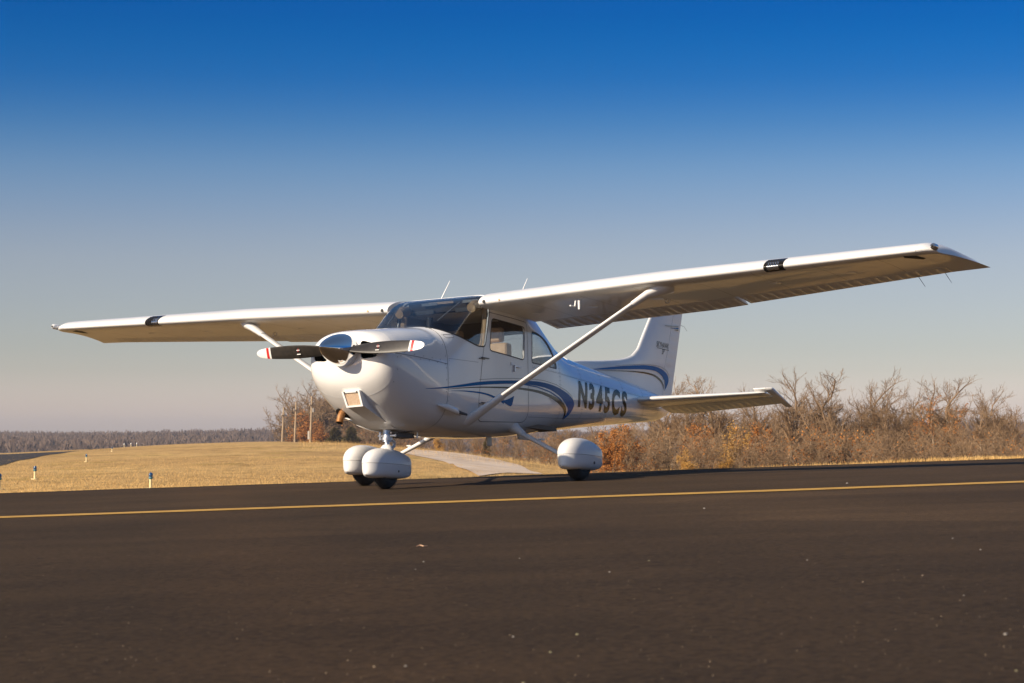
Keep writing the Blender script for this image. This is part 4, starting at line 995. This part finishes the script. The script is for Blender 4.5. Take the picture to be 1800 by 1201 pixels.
# ---- propeller and spinner
pr = empty('propeller', (.0, 0, 1.197), parent=AC)
V, F = lathe([(-.075, .002), (-.065, .016), (-.03, .040), (.03, .076), (.10, .108), (.17, .134), (.24, .151), (.30, .160), (.338, .162)], 48)
part('spinner', V, F, M['chrome'], pr, ang=40)
V, F = lathe([(.336, .168), (.352, .170), (.354, .12)], 40); part('back_plate', V, F, M['fuse'], pr)
PA_ = .0205
for s in (-1, 1):
    b_ = MB(); R_ = []; mi = []
    rr = [.08, .12, .17, .23, .30, .38, .48, .58, .68, .76, .795, .80, .82, .825, .845, .85, .90, .93, .95, .962, .968]
    for r_ in rr:
        ch = np.interp(r_, [.08, .14, .22, .35, .55, .75, .86, .93, .96, .968], [.085, .095, .120, .138, .142, .124, .104, .078, .048, .018])
        pit = math.radians(np.interp(r_, [.08, .2, .35, .55, .75, .97], [50, 42, 33, 25, 20, 16])); th = np.interp(r_, [.08, .2, .5, .97], [.05, .034, .018, .006])
        ring_ = []
        for k in range(16):
            a = 2*PI*k/16; u = math.cos(a)*.5; w = math.sin(a)*.5
            cu = u*ch; cx = w*th*(1 if w > 0 else .55)*(1.0-.5*u)
            # chord direction lies in the disc (z) tilted by the pitch towards x
            z_ = cu*math.cos(pit)-cx*math.sin(pit)*s*0; x_ = -s*cu*math.sin(pit)-cx
            ring_.append((x_, s*r_, z_+cx*math.sin(pit)*.3))
        R_.append(ring_)
    b_.loft(R_)
    nF = len(rr)-1; mi = []
    for i in range(nF):
        rm = (rr[i]+rr[i+1])/2; c = 0
        if .795 < rm < .80: c = 1
        if .80 < rm < .82: c = 1
        if .82 < rm < .85: c = 2
        if rm > .85: c = 1
        if rm < .80: c = 0
        mi += [c]*16
    b_.mi = mi+[0, 1]
    bl = b_.build('blade', [M['blade'], M['tipw'], M['red']], pr, ang=60); bl.location = (.255, 0, 0); bl.rotation_euler = (PA_, 0, 0)
    # small round decal and line on the blade face
    for (dz, ww, hh, mt, nm) in ((.012, .036, .006, M['tipw'], 'decal_bar'), (.012, .006, .03, M['red'], 'decal_mark'), (-.026, .042, .007, M['tipw'], 'decal_line')):
        b_ = MB(); b_.box((-.022-s*dz*math.tan(.40), s*.46, dz), (.003, ww, hh)); b_.build(nm, mt, bl)
# ---- engine inlets, intake box, exhaust
b_ = MB(); b_.box((.60, 0, 1.17), (.01, .84, .30)); b_.build('engine_baffle', M['black'], AC)
for s in (-1, 1):
    b_ = MB()
    for j in range(6): b_.box((.56, s*.27, 1.10+j*.028), (.05, .22, .006))
    b_.build('cylinder_fins', M['metal'], AC)
ib = empty('air_intake', parent=AC)
fr = [(-.005, .10, .80), (-.005, -.13, .80)]
I0 = [Vector(p) for p in ((.42, .07, .805), (.42, -.135, .808), (.455, -.155, .655), (.455, .035, .65))]
# scoop body running aft along the lower cowl
b_ = MB(); I1 = [Vector(p) for p in ((.60, .07, .80), (.60, -.135, .80), (1.05, -.14, .47), (1.05, .03, .47))]
b_.loft([[tuple(v) for v in I0], [tuple(v) for v in I1]]); b_.build('scoop_body', M['fuse'], ib, smooth=False)
cen = sum(I0, Vector())/4
def lerpv(a, b2, t_): return a+(b2-a)*t_
for i in range(4):
    a, c = I0[i], I0[(i+1) % 4]; b_ = MB(); ai, ci = lerpv(a, cen, .20), lerpv(c, cen, .20); nrm = Vector((-.016, 0, -.004))
    b_.add([a, c, ci, ai, a+nrm, c+nrm, ci+nrm, ai+nrm], [(0, 1, 2, 3), (4, 7, 6, 5), (0, 4, 5, 1), (1, 5, 6, 2), (2, 6, 7, 3), (3, 7, 4, 0)]); b_.build('frame_bar', M['white'], ib, smooth=False)
b_ = MB(); q = [lerpv(v, cen, .19)+Vector((-.003, 0, 0)) for v in I0]; b_.add([*q], [(0, 1, 2, 3)]); b_.build('filter_element', M['filter'], ib, smooth=False)
for y in (.04, -.105):
    V, F = lathe([(-.021, .006), (-.018, .009), (-.010, .009)], 8); part('frame_screw', [(.42+x, y+yy, .793+z) for x, yy, z in V], F, M['seam'], ib)
ex = MB(); ex.tube([(.82, .25, .80), (.74, .255, .68), (.675, .26, .585), (.655, .262, .525)], [.036, .036, .036, .037], 18); eo = ex.build('exhaust_pipe', M['exh'], AC)
ex = MB(); ex.tube([(.6565, .262, .53), (.654, .262, .5235)], [.031, .031], 18); ex.build('pipe_bore', M['black'], eo)
V, F = lathe([(-.004, .068), (.0, .072), (.004, .068)], 24, 'z'); RX = Matrix.Rotation(.62, 3, 'Y')
part('exhaust_opening', [tuple(RX @ Vector(v)+Vector((.715, .262, .625))) for v in V], F, M['black'], AC)
# cowl flap lip under the nose
b_ = MB(); b_.box((1.30, 0, .456), (.12, .30, .012)); b_.build('cowl_exit_lip', M['seam'], AC)

# ---- fin, rudder, tailplane
FIN = [(1.26, 4.98, 7.66), (1.45, 4.98, 7.66), (1.52, 5.15, 7.67), (1.58, 5.85, 7.68), (1.63, 6.30, 7.70), (1.675, 6.60, 7.72), (1.73, 6.80, 7.745), (1.83, 6.97, 7.785), (2.03, 7.14, 7.87), (2.23, 7.32, 7.955), (2.45, 7.52, 8.05), (2.58, 7.66, 8.10), (2.61, 7.74, 8.10)]
def fin_at(z): return np.interp(z, [f[0] for f in FIN], [f[1] for f in FIN]), np.interp(z, [f[0] for f in FIN], [f[2] for f in FIN]), np.interp(z, [1.0, 1.08, 1.2, 1.31, 1.51, 2.39, 2.61], [7.80, 7.83, 7.92, 7.96, 8.03, 8.35, 8.42])
def finhw(x, z):
    le, hg, te = fin_at(z); ch = te-max(le, te-1.25)
    if x < te-1.25 or z < 1.66: 
        base = np.interp(z, [1.3, 1.5, 1.62, 1.7], [.09, .045, .03, .05]); 
    c = (x-le)/(te-le) if te > le else 0; c = min(max(c, 0), 1)
    t_ = 5*.085*min(1.1, te-le)*(.2969*math.sqrt(c)-.126*c-.3516*c*c+.2843*c**3-.1036*c**4)
    return t_+.001
def fin_ring(z, xa, xb, n=18):
    cs = [(1-math.cos(PI*i/n))/2 for i in range(n+1)] 
    xs_ = [xa+(xb-xa)*c for c in cs]
    return [(x, -finhw(x, z), z) for x in xs_]+[(x, finhw(x, z), z) for x in xs_[::-1]]
zs = sorted(set(list(np.linspace(1.26, 2.60, 44))))
b_ = MB(); b_.loft([fin_ring(z, fin_at(z)[0], fin_at(z)[1]) for z in zs]); fin = b_.build('tail_fin', M['white'], AC, ang=50)
zr = list(np.linspace(1.05, 2.60, 40))
def rud_x0(z): return fin_at(z)[1]+.008 if z > 1.26 else np.interp(z, [1.05, 1.26], [7.60, 7.668])
b_ = MB(); R_ = []
for z in zr:
    xa, xb = rud_x0(z), fin_at(z)[2]; ph = (z-1.3) % .12; bead = .004 if .03 < ph < .07 else 0
    r_ = []
    for i in range(9):
        c = i/8; x = xa+(xb-xa)*c; h = finhw(x, max(z, 1.3)) if z > 1.25 else .035*(1-c)+.002
        r_.append((x, -(max(h, .0015)+(bead if .1 < c < .9 else 0)), z))
    R_.append(r_+[(x, -y, zz) for x, y, zz in r_[::-1]])
b_.loft(R_); rud = b_.build('rudder', M['white'], AC, ang=25)
def fin_swoosh(name, top, bot, mt, s, parent, off=.007):
    A_, B_ = spline(top, 6), spline(bot, 6); K = min(len(A_), len(B_)); V = []; F = []
    for i in range(K):
        a, c = np.array(A_[int(i*(len(A_)-1)/(K-1))]), np.array(B_[int(i*(len(B_)-1)/(K-1))])
        for j in range(3):
            p = a+(c-a)*j/2; V.append((p[0], s*(finhw(p[0], p[1])+off), p[1]))
    for i in range(K-1):
        for j in range(2): q = i*3+j; F.append((q, q+1, q+4, q+3))
    return part(name, V, F, mt, parent, ang=180)
for s in (-1, 1):
    off = .0035
    fin_swoosh('blue_swoosh', [(5.58, 1.449), (6.0, 1.507), (6.55, 1.574), (7.04, 1.622), (7.417, 1.636), (7.671, 1.612), (7.82, 1.56), (7.855, 1.49), (7.79, 1.412), (7.737, 1.371)],
               [(5.58, 1.446), (5.999, 1.481), (6.55, 1.532), (7.038, 1.571), (7.372, 1.583), (7.562, 1.561), (7.688, 1.513), (7.741, 1.454), (7.75, 1.409), (7.736, 1.371)], M['blue'], s, fin)
    fin_swoosh('bronze_swoosh', [(5.73, 1.447), (6.154, 1.483), (6.549, 1.514), (7.036, 1.540), (7.37, 1.536), (7.58, 1.498), (7.69, 1.435), (7.716, 1.352)],
               [(5.731, 1.445), (6.154, 1.476), (6.549, 1.503), (7.036, 1.522), (7.36, 1.516), (7.55, 1.478), (7.66, 1.43), (7.712, 1.353)], M['bronze'], s, fin)
    fin_swoosh('grey_line', [(6.234, 1.549), (6.713, 1.604), (7.207, 1.645), (7.587, 1.649), (7.8, 1.61), (7.892, 1.529)], [(6.234, 1.546), (6.713, 1.600), (7.207, 1.640), (7.585, 1.644), (7.793, 1.606), (7.886, 1.529)], M['greyln'], s, fin)
    fin_swoosh('grey_line', [(7.72, 2.198), (7.96, 2.214), (8.20, 2.238)], [(7.72, 2.185), (7.96, 2.196), (8.20, 2.218)], M['greyln'], s, rud)
    fin_swoosh('blue_line', [(7.87, 2.176), (8.05, 2.195), (8.20, 2.212)], [(7.87, 2.174), (8.05, 2.184), (8.20, 2.192)], M['blue'], s, rud)
    fin_swoosh('bronze_line', [(8.02, 2.168), (8.12, 2.178), (8.19, 2.186)], [(8.02, 2.166), (8.12, 2.168), (8.19, 2.168)], M['bronze'], s, rud)
    fy = lambda x, z: finhw(x, z)+.004
    side_text('tail_lettering', 'SKYHAWK', 7.43 if s < 0 else 7.84, 1.895, .105, s, M['letter'], off=0, shear=.3, sx_=.80, yfun=fy, parent=fin)
    side_text('tail_lettering', 'SP', 7.60 if s < 0 else 7.70, 1.815, .095, s, M['letter'], off=0, shear=.3, sx_=.9, yfun=fy, parent=fin)
    fin_swoosh('lettering_line', [(7.45, 1.884), (7.84, 1.884)], [(7.45, 1.878), (7.84, 1.878)], M['letter'], s, fin)

b_ = MB(); b_.tube([(8.30, 0, 2.255), (8.41, 0, 2.25), (8.50, 0, 2.20)], [.003, .002, .0015], 5); b_.build('static_wick', M['black'], rud)
# tailplane: leading edge sweeps back, elevators droop a little
for s in (-1, 1):
    tp = empty('tailplane', parent=AC)
    def tw_(y):
        k = (y-.06)/(1.60-.06); return 6.47+.60*k, 7.28+.10*k, 1.145+.05*k
    def thick(c, ch): return 5*.09*ch*(.2969*math.sqrt(c)-.126*c-.3516*c*c+.2843*c**3-.1036*c**4)
    b_ = MB(); R_ = []
    for y in list(np.linspace(.05, 1.56, 22))+[1.60, 1.625]:
        le, hx, z = tw_(min(y, 1.6)); ch = 7.72-le; k = 1 if y < 1.6 else (.6 if y < 1.62 else .25); le += .0 if y < 1.6 else (.012 if y < 1.62 else .04)
        cs = [(1-math.cos(PI*i/16))/2*((hx-le)/ch) for i in range(17)]
        R_.append([(le+c*ch, s*y, z+thick(c, ch)*k) for c in cs[::-1]]+[(le+c*ch, s*y, z-thick(c, ch)*k) for c in cs[1:]])
    b_.loft(R_); b_.build('stabilizer', M['white'], tp, ang=50)
    b_ = MB(); R_ = []
    for y in np.arange(.16, 1.645, .016):
        le, hx, z = tw_(min(y, 1.6)); te = 7.70 if y > .40 else 7.62+(y-.16)/.24*.08; ch = 7.72-le
        ph = ((y-.2) % .10)/.10; tri = max(0, 1-abs(ph-.5)/.3); hx2 = hx+.008; r_ = []
        for c in (0, .15, .45, .75, 1):
            x = hx2+(te-hx2)*c; h = thick((hx2-le)/ch, ch)*(1-c)+.003; zz = z-(x-hx2)*.28; r_.append((x, s*y, zz+h))
        for c in (1, .75, .45, .15, 0):
            x = hx2+(te-hx2)*c; h = thick((hx2-le)/ch, ch)*(1-c)+.003; zz = z-(x-hx2)*.28; r_.append((x, s*y, zz-h-(.006*tri if 0 < c < 1 else 0)))
        R_.append(r_)
    b_.loft(R_); ev = b_.build('elevator', M['white'], tp, ang=12)
    # balance horn at the tip, nose up because the elevator droops
    b_ = MB(); R_ = []
    for y in (1.50, 1.505, 1.58, 1.66, 1.735, 1.745):
        k = .5 if y in (1.50, 1.745) else 1; f = 7.06+.03*(y-1.5); f += .012*(k < 1)
        hx, z = 7.39, 1.198; r_ = []
        if y < 1.648: xe = 7.13
        else: xe = 7.72
        for c in (0, .01, .04, .12, .4, .8, 1):
            x = f+(xe-f)*c; u = (x-f)/(7.72-f); h = (.026*math.sqrt(min(1, u*9))*(1-u)+.002)*k; r_.append((x, s*y, z-(x-hx)*.28+h-.045))
        for c in (1, .8, .4, .12, .04, .01):
            x = f+(xe-f)*c; u = (x-f)/(7.72-f); h = (.026*math.sqrt(min(1, u*9))*(1-u)+.002)*k; r_.append((x, s*y, z-(x-hx)*.28-h-.045))
        R_.append(r_)
    R2 = [[(f_[0], f_[1], f_[2]) for f_ in q] for q in R_[:3]]; b_.loft(R2+[[(p[0], s*1.66, p[2]) for p in R_[2]]]); b_.loft(R_[3:]); b_.build('balance_horn', M['white'], tp, ang=50)
    b_ = MB(); b_.box((6.60, s*.165, 1.055), (.10, .012, .07)); b_.build('tail_vent', M['black'], tp)
b_ = MB(); b_.tube([(7.30, 0, .95), (7.30, 0, .90), (7.33, 0, .88)], .008, 8); b_.build('tail_tie_down', M['metal'], AC)
V, F = soft((3.95, .0, .57), (.26, .02, .09), .006); part('belly_aerial', [(x+.4*max(0, .60-z), y, z) for x, y, z in V], F, M['white'], AC)
V, F = soft((3.10, -.05, .47), (.10, .02, .12), .006); part('belly_drain_mast', V, F, M['white'], AC)
# steps and small fairings on the port side
for s in (-1, 1):
    b_ = MB(); b_.tube([(1.22, s*.535, .70), (1.34, s*.565, .685), (1.50, s*.575, .655), (1.66, s*.54, .625)], [.006, .032, .034, .008], 14, sq=.8); b_.build('exhaust_blister', M['fuse'], AC)
    b_ = MB(); b_.tube([(1.56, s*.56, .65), (1.68, s*.60, .628)], [.02, .012], 10); b_.build('cabin_air_vent', M['seam'], AC)

# ---- landing gear
def wheel(parent, x, y, z, R_, w, zc=None):
    prof = []
    for a in np.linspace(-PI/2, PI/2, 15):
        prof.append((math.sin(a)*w/2, R_-w*.45+math.cos(a)*w*.45))
    prof = [(-w*.35, R_*.42)]+[(-w*.47, R_*.60)]+prof+[(w*.47, R_*.60), (w*.35, R_*.42)]
    V, F = lathe(prof, 40, 'y'); t_ = part('tyre', [(x+a, y+b2, z+c) for a, b2, c in V], F, M['rubber'], parent, ang=40)
    b_ = MB()
    for g in (-.28, -.1, .1, .28):
        b_.tube([(x+math.cos(a)*(R_+.0005), y+g*w, z+math.sin(a)*(R_+.0005)) for a in np.linspace(0, 2*PI, 41)], .0025, 4, caps=False)
    b_.build('tread_groove', M['black'], t_)
    V, F = lathe([(-w*.36, .01), (-w*.38, R_*.2), (-w*.30, R_*.44), (w*.30, R_*.44), (w*.38, R_*.2), (w*.36, .01)], 24, 'y')
    part('rim', [(x+a, y+b2, z+c) for a, b2, c in V], F, M['metal'], parent)
def pant(parent, cx, cy, L0, L1, Wd, zb, zt, zs, nm='upper_shell'):
    """fairing: nose at cx-L0, blunt tail at cx+L1"""
    def sect(u):
        x = cx-L0+(L0+L1)*u
        hw = Wd/2*(1-(max(0, .36-u)/.36)**2.3)**.5*(1-.50*max(0, (u-.45)/.55)**1.8)
        up = (zt-zs)*(1-(max(0, .40-u)/.40)**2.2)**.5*(1-.42*max(0, (u-.44)/.56)**2)
        dn = (zs-zb)*(1-.22*(max(0, .14-u)/.14)**2)*(1-.26*max(0, (u-.60)/.40)**2.2)
        return x, hw, up, dn
    us_ = [0, .004, .015, .035, .07, .11, .16, .22, .29, .36, .43, .5, .57, .64, .71, .78, .85, .91, .96, .985, 1.0]
    for name, top in ((nm, True), ('lower_shell', False)):
        R_ = []
        for u in us_:
            x, hw, up, dn = sect(u); r_ = []
            if u > .97: k = (1-(u-.97)/.03*.55); hw *= k; up *= k**.5
            if top:
                for k in range(17):
                    a = PI*k/16; n_ = 2.3; c_, s_ = math.cos(a), math.sin(a)
                    r_.append((x, cy+hw*math.copysign(abs(c_)**(2/n_), c_), zs+.0015+up*abs(s_)**(2/n_)))
            else:
                for k in range(13):
                    a = PI+PI*k/12; n_ = 3.4; c_, s_ = math.cos(a), math.sin(a)
                    r_.append((x, cy+(hw*(.985))*math.copysign(abs(c_)**(2/n_), c_), zs-.0015-dn*abs(s_)**(2/n_)))
            R_.append(r_)
        b_ = MB(); b_.loft(R_); b_.build(name, M['white'], parent, ang=40)
def grnd(p):
    q = apron2ac((p[0], p[1], p[2])); return Vector(q)
# main legs
for s in (-1, 1):
    mg = empty('main_gear', parent=AC)
    c = grnd((2.755, s*1.312, .205)); R_ = .205
    cz = c
    wp = empty('wheel_fairing', parent=mg)
    pant(mg, cz.x+.0, cz.y, .37, .43, .275, cz.z-.095, cz.z+.235, cz.z+.055)
    wheel(mg, cz.x-.01, cz.y, cz.z, R_, .15)
    bpy.data.objects.remove(wp)
    b_ = MB(); P = [(2.90, s*.36, .60), (2.89, s*.47, .555), (2.86, s*.72, .435), (2.80, s*1.0, .30), (2.76, s*1.16, .225), (2.75, s*1.23, .20)]
    b_.tube(P, [.045, .036, .031, .028, .026, .025], 14, up=(1, 0, 0), sq=.75); b_.build('spring_leg', M['white'], mg, ang=60)
    b_ = MB(); b_.tube([(2.92, s*.34, .64), (2.905, s*.44, .595), (2.89, s*.52, .545), (2.875, s*.60, .495)], [.125, .095, .058, .042], 18, up=(1, 0, 0), sq=.75); b_.build('leg_fairing', M['white'], mg, ang=60)
    b_ = MB(); p0 = Vector((2.845, s*.80, .40)); b_.box(p0+Vector((.03, 0, .035)), (.10, .05, .012)); b_.box(p0+Vector((0, 0, .015)), (.02, .03, .05)); b_.build('step', M['white'], mg)
    V, F = lathe([(0, .016), (.006, .012)], 12, 'y'); part('jack_plug', [(cz.x+.10+a, cz.y-s*(-.128)+s*b2*1.0, cz.z-.02+d_) for a, b2, d_ in V], F, M['seam'], mg)
# nose gear
ng = empty('nose_gear', parent=AC)
c = grnd((1.075, 0, .19)); pant(ng, c.x-.0, 0, .36, .42, .25, c.z-.085, c.z+.215, c.z+.055, 'upper_shell'); wheel(ng, c.x-.0, 0, c.z-.005, .185, .13)
b_ = MB(); b_.tube([(c.x+.03, 0, c.z+.10), (c.x+.04, 0, c.z+.30)], .028, 18); b_.build('oleo_piston', M['metal'], ng)
b_ = MB(); b_.tube([(c.x+.04, 0, c.z+.285), (c.x+.04, 0, c.z+.32), (c.x+.045, 0, c.z+.48)], [.048, .044, .044], 18); b_.build('oleo_cylinder', M['metal'], ng)
V, F = lathe([(c.z+.185, .075), (c.z+.225, .062), (c.z+.25, .040), (c.z+.255, .03)], 20, 'z'); part('strut_boot', [(x+c.x+.033, y, z) for x, y, z in V], F, M['white'], ng)
b_ = MB(); b_.tube([(c.x+.08, 0, c.z+.335), (c.x+.17, 0, c.z+.285), (c.x+.175, 0, c.z+.25), (c.x+.10, 0, c.z+.205)], [.016, .018, .018, .014], 10); b_.build('torque_link', M['white'], ng)
b_ = MB()
b_.tube([(c.x+.04, -.10, c.z+.345), (c.x+.04, .10, c.z+.345)], .014, 10); b_.tube([(c.x+.04, 0, c.z+.30), (c.x+.04, 0, c.z+.325)], .06, 16)
b_.tube([(c.x+.0, -.07, c.z+.37), (c.x+.16, -.08, c.z+.385), (c.x+.32, -.06, c.z+.38)], .009, 8); b_.tube([(c.x-.01, .05, c.z+.30), (c.x-.01, .05, c.z+.38)], .012, 8); b_.build('steering_linkage', M['metal'], ng)
b_ = MB(); b_.box((c.x+.26, -.02, c.z+.36), (.30, .14, .05)); b_.build('shimmy_damper', M['seam'], ng)
b_ = MB(); b_.tube([(c.x+.42, -.12, c.z+.40), (c.x+.42, -.12, c.z+.335)], .009, 8); b_.build('fuel_drain', M['metal'], ng)
for s in (-1, 1):
    V, F = lathe([(0, .012), (.004, .009)], 10, 'y'); part('axle_plug', [(c.x+.06+a, s*(.122+b2), c.z-.015+d_) for a, b2, d_ in V], F, M['seam'], ng)
